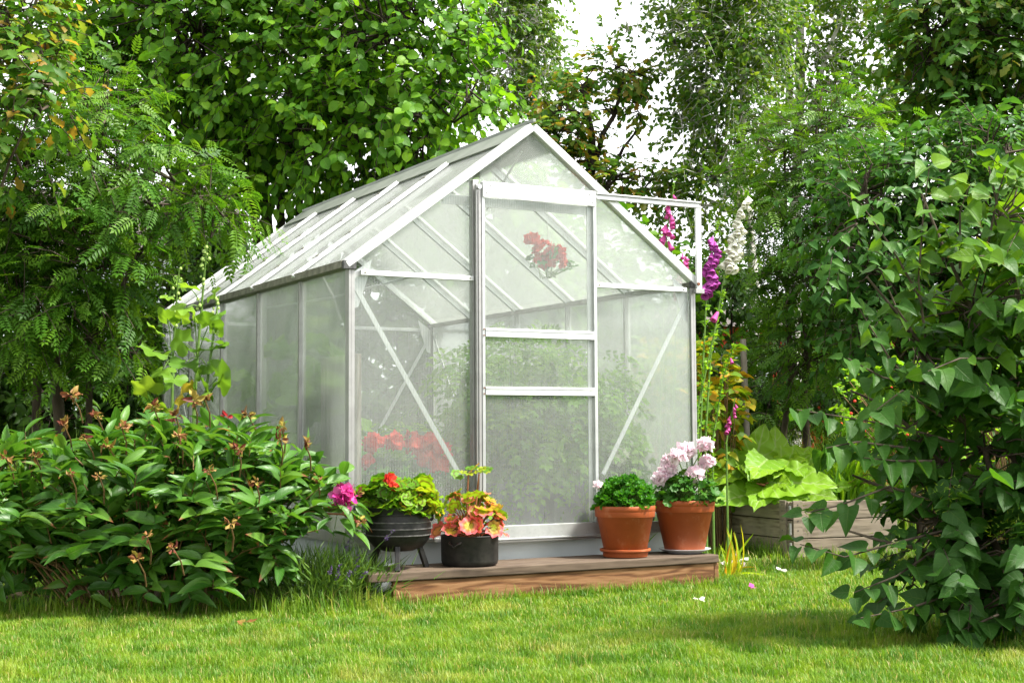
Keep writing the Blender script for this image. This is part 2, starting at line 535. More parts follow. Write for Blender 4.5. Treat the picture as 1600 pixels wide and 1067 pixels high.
def petal_mat(name, cols, tfac=.35):
    return leaf_mat(name, cols, trans_gain=(1.15, 1.1, 1.1), tfac=tfac, rough=.55, spec=.2, gain=(.95, .95, .95), mott=.06)
M['pt_red'] = petal_mat('red_petal', [(.50, .022, .016), (.62, .045, .028), (.66, .08, .045)])
M['pt_pink'] = petal_mat('pale_pink_petal', [(.80, .56, .66), (.84, .70, .76), (.87, .80, .83)])
M['pt_white'] = petal_mat('white_petal', [(.72, .72, .62), (.8, .8, .72)])
M['pt_magenta'] = petal_mat('magenta_petal', [(.68, .03, .30), (.76, .09, .42), (.8, .22, .55)])
M['pt_fox'] = petal_mat('foxglove_bell', [(.50, .09, .42), (.62, .17, .54), (.70, .30, .62)])
M['pt_foxpink'] = petal_mat('pink_foxglove_bell', [(.62, .10, .35), (.7, .18, .42)])
M['pt_foxwhite'] = petal_mat('white_foxglove_bell', [(.86, .87, .76), (.9, .9, .84)])
M['pt_dry'] = petal_mat('withered_petal', [(.10, .02, .014), (.16, .045, .022), (.26, .12, .04), (.30, .24, .045), (.20, .10, .04), (.36, .30, .05)], .2)
M['pt_crimson'] = petal_mat('crimson_petal', [(.22, .008, .012), (.32, .012, .016)], .2)
M['pt_purple'] = petal_mat('lavender_floret', [(.10, .07, .16), (.17, .11, .26)], .2)
M['berry'] = plain_mat('red_berry', (.5, .02, .012), (.6, .04, .02), 30, .25, .5)
M['bud'] = plain_mat('green_bud', (.16, .26, .05), (.26, .36, .09), 40, .5)


# ================================================================== leaf templates
def grid_leaf(width, fold=.25, curl=.25, n=5, wave=0., wfreq=3., across=2, seed=0, cup=0.):
    """leaf of length 1 along +y; width(t) gives half width"""
    r = np.random.default_rng(seed)
    ph = r.uniform(0, 6.28)
    V, U = [], []
    ts = np.linspace(0, 1, n + 1)
    for t in ts:
        w = width(t)
        for k in range(across + 1):
            s = -1 + 2 * k / across
            x = s * w
            y = t - cup * abs(s) * w
            z = abs(s) * w * fold * 2 - curl * t * t + wave * abs(s) * math.sin(wfreq * 6.283 * t + ph + (1.7 if s < 0 else 0))
            V.append((x, y, z)); U.append((s, t, 0))
    Fs = []
    for i in range(n):
        for k in range(across):
            a = i * (across + 1) + k
            Fs.append((a, a + 1, a + across + 2, a + across + 1))
    return np.array(V), [np.array(Fs)], np.array(U, float)


def round_leaf(lobes=7, depth=.12, cup=.15, ruffle=.05, seed=0, seg=21, notch=.5):
    """fan leaf (geranium / hazel-round) centred on the stalk end, radius ~.5, tip along +y"""
    r = np.random.default_rng(seed)
    ph = r.uniform(0, 6.28)
    V, U = [(0, .08, 0)], [(0, .5, 0)]
    for ring, rr in ((1, .55), (2, 1.)):
        for k in range(seg):
            a = -math.pi / 2 + notch * .5 + (2 * math.pi - notch) * k / (seg - 1)
            q = .5 * rr * (1 - depth * (.5 + .5 * math.cos(lobes * (a + math.pi / 2) + math.pi)) * (ring - 1 + .2))
            z = cup * rr * rr * .5 + ruffle * rr * rr * math.sin(lobes * a + ph) + r.normal() * .006
            V.append((q * math.cos(a), q * math.sin(a) + .08, z)); U.append((rr, k / seg, 0))
    Fs3 = [(0, 1 + k, 2 + k) for k in range(seg - 1)]
    Fs4 = [(1 + k, 1 + seg + k, 2 + seg + k, 2 + k) for k in range(seg - 1)]
    return np.array(V), [np.array(Fs3), np.array(Fs4)], np.array(U, float)


def compound_leaf(pairs=6, lw=.075, ll=.24, curl=.2, seed=0, rachis=True):
    r = np.random.default_rng(seed)
    V, Fs, U = [], [], []
    def leaflet(p, d, L, w, nz):
        side = np.array([-d[1], d[0], 0])
        b = len(V)
        for (t, s, z) in ((0, 0, 0), (.42, -1, .02), (.42, 1, .02), (1, 0, -.05), (.42, 0, 0)):
            V.append(p + d * L * t + side * w * s + np.array([0, 0, z * L * 3 + nz])); U.append((s, .5, 0))
        Fs.append((b, b + 4, b + 3, b + 1)); Fs.append((b, b + 2, b + 3, b + 4))
    for i in range(pairs):
        t = .22 + .68 * i / (pairs - 1)
        L = ll * (1.05 - .55 * abs(t - .5))
        z = -curl * t * t
        for s in (-1, 1):
            a = rad(r.uniform(52, 68))
            d = np.array([s * math.sin(a), math.cos(a), 0])
            leaflet(np.array([0, t, z]), d, L * r.uniform(.9, 1.1), lw * .5 * r.uniform(.9, 1.15), 0)
    leaflet(np.array([0, .92, -curl * .85]), np.array([0., 1, 0]), ll * .9, lw * .5, 0)
    if rachis:
        b = len(V)
        for t in (0, .5, .95):
            for s in (-1, 1):
                V.append(np.array([s * .006, t, -curl * t * t - .004])); U.append((0, .5, 0))
        Fs += [(b, b + 1, b + 3, b + 2), (b + 2, b + 3, b + 5, b + 4)]
    return np.array(V), [np.array(Fs)], np.array(U, float)


def w_lance(wid, k=1.0, p=.42):
    return lambda t: wid * max(0.0, math.sin(math.pi * min(1, t ** p) if p != 1 else math.pi * t)) ** k + (.012 if t < 1 else 0)


def w_heart(wid):
    def f(t):
        tab = [(0, .62), (.08, .92), (.22, 1.), (.42, .90), (.62, .67), (.8, .37), (.92, .11), (1, .0)]
        for (a, x), (b, y) in zip(tab, tab[1:]):
            if t <= b: return wid * (x + (y - x) * (t - a) / (b - a))
        return 0
    return f


KINDS = {}


def kind(name, maker, n=6, key='rnd'):
    """a set of template variants, each with its own random tint"""
    out = []
    for i in range(n):
        V, Fs, U = maker(i)
        out.append((V, Fs, U, (i + .5) / n))
    KINDS[name] = out
kind('hazel', lambda i: grid_leaf(lambda t: .44 * math.sin(math.pi * min(1, .1 + .9 * t) ** 1.05) ** .6 if t < .99 else .02, .12, .18 + .1 * (i % 3), 5, .025, 2.5, 2, i), 8)
kind('oval', lambda i: grid_leaf(w_lance(.25, .8, .7), .25, .2 + .08 * (i % 3), 3, 0, 1, 2, i), 6)
kind('birch', lambda i: grid_leaf(lambda t: (.08, .38, .22, .0)[min(3, int(round(t * 3)))], .2, .15, 3, 0, 1, 1, i), 6)
kind('oak', lambda i: grid_leaf(lambda t: (.04, .16, .12, .27, .20, .30, .17, .02)[min(7, int(round(t * 7)))], .2, .25, 7, .02, 2, 2, i), 8)
kind('lilac', lambda i: grid_leaf(w_heart((.42, .36, .45, .39, .33, .43)[i % 6]), (.10, .30, .18, .40, .22)[i % 5], (.10, .34, .20, .05, .28, .42, .15)[i % 7], 8, (.012, .03, .02)[i % 3], 1.5 + i % 3, 4, i, .18), 12)
kind('peony', lambda i: grid_leaf(w_lance(.145 + .02 * (i % 3), .9, .8), .32, .22 + .12 * (i % 4), 7, .012, 1.5, 2, i), 8)
kind('rowan', lambda i: compound_leaf(6 + i % 2, .10, .26, .15 + .1 * (i % 3), i), 6)
kind('tomato', lambda i: compound_leaf(4, .15, .27, .35, i), 5)
kind('geranium', lambda i: round_leaf(7, .16, .22 - .12 * (i % 3), .05 + .02 * (i % 2), i), 10)
kind('curly', lambda i: round_leaf(5, .25, .5, .13, i, 16), 6)
kind('hollyhock', lambda i: round_leaf(5, .22, .05 - .2 * (i % 2), .06, i, 26, .7), 8)
kind('raspberry', lambda i: grid_leaf(w_lance(.32, .8, .7), .2, .25, 4, .02, 2, 2, i), 8)
kind('currant', lambda i: round_leaf(3, .3, .1, .05, i, 16, .8), 6)
def rhubarb_leaf(i):
    V, Fs, U = grid_leaf(lambda t: .43 * (max(0., w_heart(1.)(t)) ** .75), .10, .12 + .10 * (i % 3), 20, .0, 1, 12, i, .22)
    r = np.random.default_rng(50 + i); ph = r.uniform(0, 6.28, 4)
    ax_ = np.abs(U[:, 0])
    V[:, 2] += .028 * ax_ ** 2 * np.sin(U[:, 1] * 30 + ph[0] + (U[:, 0] < 0) * 2.) + .02 * np.sin(U[:, 1] * 44 - ax_ * 9 + ph[1]) * np.sin(ax_ * 7 + ph[2]) + r.normal(size=len(V)) * .004
    V[:, 0] *= 1 + .06 * np.sin(U[:, 1] * 30 + ph[3]) * (ax_ > .9)
    return V, Fs, U
kind('rhubarb', rhubarb_leaf, 6)
kind('strap', lambda i: grid_leaf(lambda t: .035 * (1 - t) ** .5 + .012 * (t < .95), .5, .65 + .15 * (i % 3), 8, 0, 1, 2, i), 8)
kind('needle', lambda i: grid_leaf(lambda t: .045 * (1 - t * .9), .2, .1 * (i % 3), 2, 0, 1, 1, i), 5)
kind('petal', lambda i: grid_leaf(w_lance(.42, .7, 1.3), -.1, -.25 + .2 * (i % 3), 3, .06, 1.5, 2, i), 6)
kind('petal_dry', lambda i: grid_leaf(w_lance(.25, .8, .9), .5, .7 - .5 * (i % 3), 4, .12, 1.5, 2, i), 8)
kind('lobed', lambda i: grid_leaf(lambda t: (.05, .30, .22, .34, .12, .0)[min(5, int(round(t * 5)))], .2, .2, 5, .02, 2, 2, i), 6)

_kmesh = {}


def kind_mesh(k, i, mat):
    key = (k, i, mat.name)
    if key not in _kmesh:
        V, Fs, U, rnd = KINDS[k][i]
        me = np_mesh('leaf', V, Fs, True, {'luv': U, 'rnd': np.full(len(V), rnd)})
        me.materials.append(mat)
        _kmesh[key] = me
    return _kmesh[key]


def frames(axis, normal):
    y = nrm(axis)
    z = nrm(normal - y * np.sum(normal * y, axis=-1, keepdims=True))
    x = np.cross(y, z)
    return np.stack([x, y, z], axis=-1)          # columns


def foliage(parent, k, pos, axis, normal, size, mat, n_obj=0, name='leaf', rest='leaves', origin=None, tints=None, rnd_bias=0.):
    """leaves: the n_obj that show largest become objects of their own, the rest one mass"""
    pos = np.asarray(pos, float)
    n = len(pos)
    if n == 0: return
    axis, normal = np.broadcast_to(axis, (n, 3)), np.broadcast_to(normal, (n, 3))
    size = np.broadcast_to(size, (n,)).astype(float)
    Rm = frames(axis, normal)
    T = KINDS[k]
    var = RNG.integers(0, len(T), n)
    if tints is not None:
        var = np.clip((tints * len(T)).astype(int), 0, len(T) - 1)
    org = np.array(origin if origin is not None else parent.location, float)
    local = pos - org
    own = np.zeros(n, bool)
    if n_obj > 0:
        if n <= n_obj:
            own[:] = True
        else:
            px, py, zc = project(pos)
            inside = (px > 5) & (px < 1595) & (py > 5) & (py < 1062)
            score = np.where(inside, size / zc ** 2, -1)
            idx = np.argsort(-score)[:n_obj]
            own[idx[score[idx] > 0]] = True
    for i in np.nonzero(own)[0]:
        m = np.eye(4); m[:3, :3] = Rm[i] * size[i]; m[:3, 3] = local[i]
        link(name, kind_mesh(k, int(var[i]), mat), parent, None, Matrix(m.tolist()))
    Vs, F3, F4, Us, Rs, base = [], [], [], [], [], 0
    for vi, (V, Fs, U, rnd) in enumerate(T):
        sel = np.nonzero((var == vi) & ~own)[0]
        if len(sel) == 0: continue
        W = np.einsum('nij,vj->nvi', Rm[sel] * size[sel][:, None, None], V) + local[sel][:, None, :]
        m = len(V)
        Vs.append(W.reshape(-1, 3)); Us.append(np.tile(U, (len(sel), 1)))
        Rs.append(np.repeat(np.clip(rnd + RNG.uniform(-.5, .5, len(sel)) / len(T) + rnd_bias, 0, 1), m))
        off = base + np.arange(len(sel))[:, None, None] * m
        for f in Fs:
            (F3 if f.shape[1] == 3 else F4).append((f[None] + off).reshape(-1, f.shape[1]))
        base += len(sel) * m
    if base:
        faces = ([np.concatenate(F3)] if F3 else []) + ([np.concatenate(F4)] if F4 else [])
        me = np_mesh(rest, np.concatenate(Vs), faces, True, {'luv': np.concatenate(Us), 'rnd': np.concatenate(Rs)})
        o = link(rest, me, parent, mat)
        o['kind'] = 'stuff'
        return o


def rand_dirs(n):
    return nrm(RNG.normal(size=(n, 3)))


def blob_points(blobs, n, power=2.0):
    """points through the volumes (cx,cy,cz,rx,ry,rz[,weight]); power>3 leans to the outside"""
    w = np.array([(b[6] if len(b) > 6 else b[3] * b[4] * b[5]) for b in blobs]); w = w / w.sum()
    which = RNG.choice(len(blobs), n, p=w)
    B = np.array([b[:6] for b in blobs])[which]
    d = rand_dirs(n)
    rr = RNG.uniform(0, 1, n) ** (1 / power)
    q = d * rr[:, None]
    return B[:, :3] + q * B[:, 3:6], nrm(d / B[:, 3:6]), which


UP = np.array([0, 0, 1.])


def twigs(base, d, length, K, droop=.3, spread=.8, hang=.2, face=.4, jit=.35, toward=None):
    """leaf positions / axes / normals along many curved twigs"""
    n = len(base)
    L = np.broadcast_to(length, (n,))
    t = (np.arange(K) + .7) / K
    P = base[:, None] + d[:, None] * (L[:, None, None] * t[None, :, None]) - UP * (droop * L[:, None, None] * t[None, :, None] ** 2)
    tan = nrm(d[:, None] - UP * (2 * droop * t[None, :, None]) + np.zeros((n, K, 1)))
    side = nrm(np.cross(tan, UP) + 1e-4)
    sg = np.where(np.arange(K) % 2 == 0, 1., -1.)[None, :, None]
    ax = nrm(tan * .55 + side * sg * spread - UP * hang + RNG.normal(size=(n, K, 3)) * jit * .6)
    out = d[:, None] * np.array([1, 1, .2])
    nm = UP * .75 + out * face + RNG.normal(size=(n, K, 3)) * jit
    if toward is not None: nm = nm + np.asarray(toward) * .4
    ends = base + d * L[:, None] - UP * (droop * L)[:, None]
    mid = base + d * (L * .5)[:, None] - UP * (droop * L * .25)[:, None]
    return P.reshape(-1, 3), ax.reshape(-1, 3), nm.reshape(-1, 3), mid, ends


def curve(a, b, n=6, sag=0., wob=.0):
    a, b = np.array(a, float), np.array(b, float)
    ts = np.linspace(0, 1, n)
    L = np.linalg.norm(b - a)
    pts = [a + (b - a) * t + UP * (sag * L * math.sin(math.pi * t)) + RNG.normal(size=3) * wob * L * math.sin(math.pi * t) for t in ts]
    return pts


def tree(name, label, cat, base, stems, blobs, k, mat, size, n_twigs, K=6, twig_len=.45, droop=.3, spread=.8, hang=.2,
         face=.4, power=2.4, bark='bark', n_obj=0, group=None, limb_r=.03, tint=None, leafname='leaf', bend=.08, up=.25, twig_r=.004, limbs=True, jit=.35):
    """stems: list of (points, radius at base, radius at top)"""
    base = np.array(base, float)
    root = tag(empty(name, base), label, cat, group)
    joints = []
    for pts, r0, r1 in stems:
        P = [np.array(p, float) for p in pts]
        Q = []
        for a, b in zip(P, P[1:]):
            for t in (0, .33, .66): Q.append(a + (b - a) * t + (RNG.normal(size=3) * .018 * np.linalg.norm(b - a) if t else 0))
        Q.append(P[-1])
        rr = list(np.linspace(r0, r1, len(Q)))
        rr[0] *= 1.25
        MB().tube([q - base for q in Q], rr, 9).build('trunk', M[bark], root, True)
        joints += list(zip(Q[2:], rr[2:]))
    J = np.array([j[0] for j in joints]); JR = np.array([j[1] for j in joints])
    limb_pts, limb_rad = [J], [JR]
    if limbs:
        for b in blobs:
            c = np.array(b[:3])
            for _ in range(2):
                tgt = c + rand_dirs(1)[0] * np.array(b[3:6]) * .45
                dd = np.linalg.norm(J - tgt, axis=1) + np.maximum(0, J[:, 2] - tgt[2]) * 1.5
                i = int(np.argmin(dd))
                pts = curve(J[i], tgt, 7, .05, .035)
                r0 = min(limb_r, JR[i] * .7)
                MB().tube([p - base for p in pts], list(np.linspace(r0, r0 * .3, 7)), 6).build('limb', M[bark], root, True)
                limb_pts.append(np.array(pts)); limb_rad.append(np.linspace(r0, r0 * .3, 7))
    LP = np.concatenate(limb_pts)
    p, d, which = blob_points(blobs, n_twigs, power)
    p = p[p[:, 2] > .05] if True else p
    n = len(p)
    d = nrm(d[:n] * .8 + RNG.normal(size=(n, 3)) * .45 + UP * up)
    Ls = twig_len * RNG.uniform(.6, 1.35, n)
    pos, ax, nm, mid, ends = twigs(p, d, Ls, K, droop, spread, hang, face, jit)
    s = size * RNG.uniform(.65, 1.2, len(pos))
    # twigs and the thin branches that carry them
    V1, F1 = seg_tubes(p, mid, twig_r, twig_r * .8, 3)
    V2, F2 = seg_tubes(mid, ends, twig_r * .8, twig_r * .4, 3)
    pick = RNG.choice(n, min(n, max(40, n // 3)), replace=False)
    near = np.array([LP[np.argmin(np.sum((LP - p[i]) ** 2, axis=1))] for i in pick])
    m2 = (near + p[pick]) / 2 + RNG.normal(size=(len(pick), 3)) * .05
    V3, F3 = seg_tubes(near, m2, twig_r * 2.2, twig_r * 1.6, 4)
    V4, F4 = seg_tubes(m2, p[pick], twig_r * 1.6, twig_r, 4)
    Vs, Fs, b0 = [], [], 0
    for V, Fq in ((V1, F1), (V2, F2), (V3, F3), (V4, F4)):
        Vs.append(V - base); Fs.append(Fq[0] + b0); b0 += len(V)
    o = link('twigs', np_mesh('twigs', np.concatenate(Vs), Fs), root, M[bark]); o['kind'] = 'stuff'
    tints = None
    if tint is not None: tints = tint(pos, which)
    foliage(root, k, pos, ax, nm, s, M[mat], n_obj, leafname, 'crown', origin=base, tints=tints)
    return root


# ================================================================== ground
def lawn_mat(name, blades=False):
    t = NT(name)
    pos = t.node('ShaderNodeNewGeometry').outputs['Position']
    big = t.noise(pos, 1.5, 3)
    mid = t.noise(pos, 5., 5, .65)
    fine = t.noise(pos, 60., 3)
    g = t.ramp(mid, [(.36, (.062, .160, .009)), (.5, (.122, .235, .013)), (.64, (.215, .305, .022))])
    dry = t.math('MULTIPLY', t.smooth(t.math('ADD', big, t.math('MULTIPLY', mid, .55)), .82, 1.02), .35)
    col = t.mix(dry, g, (.42, .35, .11))
    if blades:
        rnd = t.attr('rnd').outputs['Fac']
        col = t.mix(t.math('MULTIPLY', rnd, .55), col, t.mix(.5, col, (.06, .15, .015)))
        col = t.mix(t.smooth(rnd, .90, .97), col, (.40, .33, .13))
        p = t.principled(col, .5, 0, .3)
        tr = t.node('ShaderNodeBsdfTranslucent', {'Color': t.mix(1., col, (1.5, 1.5, .8), 'MULTIPLY')})
        mx = t.node('ShaderNodeMixShader', {0: .4, 1: p.outputs[0], 2: tr.outputs[0]})
        return t.out(mx.outputs[0])
    soil = t.mix(t.smooth(fine, .4, .65), t.mix(.6, col, (.04, .05, .012)), (.05, .04, .02))
    return t.out(t.principled(soil, .9, 0, .1, t.bump(fine, .8, .02)).outputs[0])
M['lawn'] = lawn_mat('lawn_soil')
M['blades'] = lawn_mat('grass_blades', True)

me = np_mesh('lawn', np.array([(-250, -60, 0), (250, -60, 0), (250, 400, 0), (-250, 400, 0)], float), [np.array([[0, 1, 2, 3]])], False)
tag(link('lawn', me, None, M['lawn']), kind='structure')

# greenhouse frame of reference: u along the gable, v along its length
GH = np.array([-0.7654, 6.7163, 0.0])
GROT = math.atan2(math.cos(1.0677), math.sin(1.0677))
D1 = np.array([math.cos(GROT), math.sin(GROT), 0]); D2 = np.array([-D1[1], D1[0], 0])


def gw(u, v, z=0.):
    return GH + D1 * u + D2 * v + UP * z


def to_uv(P):
    q = np.asarray(P, float)[:, :2] - GH[:2]
    return q @ D1[:2], q @ D2[:2]


BED_C = on_ground(1236, 872)                       # near corner of the raised bed
BED_A = nrm(np.array([0.93, 0.37, 0])); BED_B = np.array([-BED_A[1], BED_A[0], 0])
PEONY = np.array([-1.62, 6.55, 0.])
LILAC = np.array([2.05, 5.55, 0.])

# dark soil of the flower bed under the peonies
t_ = np.linspace(0, 2 * math.pi, 40, endpoint=False)
soil_pts = np.stack([-1.75 + (1.35 + .06 * np.sin(5 * t_)) * np.cos(t_), 6.95 + (.62 + .05 * np.sin(4 * t_ + 1)) * np.sin(t_), np.full(40, .006)], 1)
me = np_mesh('flower_bed', soil_pts, [np.array([[i for i in range(40)]])], False)
tag(link('flower_bed', me, None, M['soil']), kind='structure')


# ------------------------------------------------------------------ grass blades
def blades(P, h, w, lean=.5):
    n = len(P)
    a = RNG.uniform(0, 2 * math.pi, n)
    d = np.stack([np.cos(a), np.sin(a), np.zeros(n)], 1)
    s = np.stack([-d[:, 1], d[:, 0], np.zeros(n)], 1)
    h = h * RNG.uniform(.55, 1.25, n)
    ln = lean * RNG.uniform(.1, 1.3, n)
    V = np.zeros((n, 5, 3))
    V[:, 0] = P - s * w[:, None]; V[:, 1] = P + s * w[:, None]
    m = P + UP * (h * .6)[:, None] + d * (h * ln * .35)[:, None]
    V[:, 2] = m - s * (w * .75)[:, None]; V[:, 3] = m + s * (w * .75)[:, None]
    V[:, 4] = P + UP * (h * (1 - .25 * ln))[:, None] + d * (h * ln)[:, None]
    b = np.arange(n)[:, None] * 5
    return V.reshape(-1, 3), [np.concatenate([b + 2, b + 3, b + 4], 1), np.concatenate([b, b + 1, b + 3, b + 2], 1)], np.repeat(RNG.uniform(0, 1, n), 5)


def grass_ok(P):
    u, v = to_uv(P)
    ok = ~((u > -.03) & (u < 2.03) & (v > .0) & (v < 3.3))
    ok &= ~((u > .09) & (u < 1.86) & (v > -.31) & (v < .05))
    q = P - BED_C
    a, b = q @ BED_A, q @ BED_B
    ok &= ~((a > -.02) & (a < .84) & (b > -.02) & (b < 1.24))
    e = ((P[:, 0] + 1.75) / 1.3) ** 2 + ((P[:, 1] - 6.95) / .57) ** 2
    ok &= e > RNG.uniform(.8, 1.05, len(P))
    return ok


def clumpy(P, s1, s2):
    """cheap smooth noise 0..1"""
    f = np.zeros(len(P))
    for i, sc in enumerate((s1, s2, s1 * 2.1, s2 * 1.7)):
        r = np.random.default_rng(100 + i); a = r.uniform(0, 6.28)
        f += np.sin((P[:, 0] * math.cos(a) + P[:, 1] * math.sin(a)) * sc + r.uniform(0, 6)) * np.sin((P[:, 1] * math.cos(a) - P[:, 0] * math.sin(a)) * sc * 1.2 + r.uniform(0, 6))
    return .5 + f / 6


def lawn_patch(n, y0, y1, h, w):
    Y = RNG.uniform(0, 1, n); Y = y0 + (y1 - y0) * Y
    half = .40 * Y + .45
    X = RNG.uniform(-1, 1, n) * half
    P = np.stack([X, Y, np.zeros(n)], 1)
    P = P[grass_ok(P)]
    c = clumpy(P, 5., 11.)
    keep = RNG.uniform(0, 1, len(P)) < .55 + .6 * c
    P, c = P[keep], c[keep]
    return blades(P, h * (.45 + 1.0 * c), np.full(len(P), w), .7)
parts = [lawn_patch(210000, 4.1, 6.0, .038, .0015), lawn_patch(150000, 5.8, 8.0, .040, .0020), lawn_patch(60000, 7.8, 12.5, .05, .0030)]


def fringe(P, h, w=.0018, lean=.6):
    P = np.asarray(P); P = P[grass_ok(P)]
    return blades(P, h * RNG.uniform(.6, 1.5, len(P)), np.full(len(P), w), lean)
# longer tufts against the step, the bed, the shrubs
def along(a, b, n, sd):
    t = RNG.uniform(0, 1, n)[:, None]
    return a + (b - a) * t + np.concatenate([RNG.normal(size=(n, 2)) * sd, np.zeros((n, 1))], 1)
parts.append(fringe(along(gw(-.1, -.365), gw(1.95, -.365), 2600, .022), .055))
parts.append(fringe(along(gw(-.5, -.34), gw(.1, -.37), 900, .06), .09))
parts.append(fringe(along(BED_C - BED_A * .02, BED_C + BED_B * 1.2, 1500, .05), .10))
parts.append(fringe(along(BED_C, BED_C + BED_A * .85, 900, .04), .06))
parts.append(fringe(along(np.array([-2.9, 6.3, 0]), np.array([-.75, 6.45, 0]), 4200, .07), .09, .002))
parts.append(fringe(along(np.array([1.2, 5.6, 0]), np.array([2.6, 5.4, 0]), 2200, .2), .07))
Vs, T3, Q4, Rr, b0 = [], [], [], [], 0
for V, Fq, rr in parts:
    Vs.append(V); T3.append(Fq[0] + b0); Q4.append(Fq[1] + b0); Rr.append(rr); b0 += len(V)
me = np_mesh('lawn_grass', np.concatenate(Vs), [np.concatenate(T3), np.concatenate(Q4)], True, {'rnd': np.concatenate(Rr)})
tag(link('lawn_grass', me, None, M['blades']), 'short mown yellow green grass of the lawn', 'grass', kind='stuff')

# ================================================================== greenhouse
W, LEN, ZB, ZE, ZR = 2.0, 3.2635, .2692, 1.57, 2.319
gh = tag(empty('greenhouse', GH, GROT), 'aluminium greenhouse with milky ribbed panes and a sliding door', 'greenhouse')
PT = .008                                            # pane thickness


def gpart(name, mb, mat='alu', bevel=.0012, parent=None, smooth=False):
    return mb.build(name, M[mat], parent or gh, smooth, bevel)


def pane_poly(pts, v0, v1, axis, parent=None, name='pane', mat='pane'):
    """flat pane: polygon pts in (u or v, z), thickness across the other axis"""
    mb = MB()
    n = len(pts)
    if axis == 'gable':
        V = [(a, v0, z) for a, z in pts] + [(a, v1, z) for a, z in pts]
    else:
        V = [(v0, a, z) for a, z in pts] + [(v1, a, z) for a, z in pts]
    Fs = [tuple(range(n)), tuple(range(2 * n - 1, n - 1, -1))] + [(i, i + n, (i + 1) % n + n, (i + 1) % n) for i in range(n)]
    off = random.uniform(0, 5)
    mb.add(V, Fs, [(a + off, z + off, 0) for a, z in pts] * 2)
    return mb.build(name, M[mat], parent or gh)


def roofline(u):
    return ZE + (ZR - ZE) * (1 - abs(u - W / 2) / (W / 2))


# foundation strip (recessed a little), four sides
gpart('foundation', MB().box(.03, W - .03, .035, .085, -.02, ZB - .004), 'base_paint', .003)
gpart('foundation', MB().box(.03, .08, .089, LEN - .09, -.02, ZB - .004), 'base_paint', .003)
gpart('foundation', MB().box(W - .08, W - .03, .089, LEN - .09, -.02, ZB - .004), 'base_paint', .003)
gpart('foundation', MB().box(.03, W - .03, LEN - .085, LEN - .035, -.02, ZB - .004), 'base_paint', .003)
# base rails
BR = .05
gpart('base_rail', MB().box(0, W, .0, .045, ZB, ZB + BR).box(0, W, -.012, -.002, ZB - .006, ZB + .012))
gpart('base_rail', MB().box(0, W, LEN - .045, LEN, ZB, ZB + BR))
gpart('base_rail', MB().box(0, .045, .047, LEN - .047, ZB, ZB + BR), 'alu_dull')
gpart('base_rail', MB().box(W - .045, W, .047, LEN - .047, ZB, ZB + BR), 'alu_dull')
# corner posts: a broad face to the side, a thin bright edge to the gable
for u0, u1 in ((0, 1), (W, -1)):
    for v0, v1 in ((0, 1), (LEN, -1)):
        x0, x1 = sorted((u0, u0 + u1 * .012)); y0, y1 = sorted((v0, v0 + v1 * .045))
        a0, a1 = sorted((u0 + u1 * .0125, u0 + u1 * .03)); b0_, b1_ = sorted((v0, v0 + v1 * .008))
        gpart('corner_post', MB().box(x0, x1, y0, y1, ZB + BR + .001, ZE - .01).box(a0, a1, b0_, b1_, ZB + BR + .001, ZE - .01), 'alu_dull')
# eave gutters
for u0, s in ((0, -1), (W, 1)):
    x0, x1 = sorted((u0 - s * .03, u0 + s * .028))
    gpart('gutter', MB().box(x0, x1, .012, LEN - .012, ZE - .008, ZE + .018).box(min(u0 + s * .029, u0 + s * .036), max(u0 + s * .029, u0 + s * .036), .012, LEN - .012, ZE - .008, ZE + .028), 'gutter', .002)
    for vv in (-.012, LEN - .012):
        gpart('gutter_end_cap', MB().box(x0 - .004, x1 + .004, vv, vv + .023, ZE - .014, ZE + .028), 'dark_plastic', .003)
# verge bars on both gables, the front ones broad and bright
sl = math.atan2(ZR - ZE, W / 2)
for v0, nm_ in ((0, 1), (LEN, -1)):
    for s in (-1, 1):
        e = np.array([W / 2 + s * (W / 2 + .012), v0, ZE + .012]); r_ = np.array([W / 2 + s * .004, v0, ZR + .012])
        nn = np.array([s * math.sin(sl), 0, math.cos(sl)])
        mb = MB().bar(e + np.array([0, nm_ * .012, 0]), r_ + np.array([0, nm_ * .012, 0]), .044, .042, nn)
        mb.bar(e + np.array([0, -nm_ * .011, -.004]), r_ + np.array([0, -nm_ * .011, -.004]), .003, .03, nn)
        gpart('verge_bar', mb, 'alu_bright', .002)
# ridge with its grey flashing
gpart('ridge_bar', MB().box(W / 2 - .02, W / 2 + .02, .036, LEN - .036, ZR - .05, ZR + .012).box(W / 2 - .008, W / 2 + .008, -.02, LEN + .02, ZR + .036, ZR + .052), 'flashing')
for s in (-1, 1):
    a = np.array([W / 2 + s * .009, 0, ZR + .034]); b = a + np.array([s * math.cos(sl), 0, -math.sin(sl)]) * .19
    c = (a + b) / 2
    nn = np.array([s * math.sin(sl), 0, math.cos(sl)])
    gpart('ridge_flashing', MB().bar(c + np.array([0, .036, 0]), c + np.array([0, LEN - .036, 0]), .19, .004, nn), 'flashing', 0)
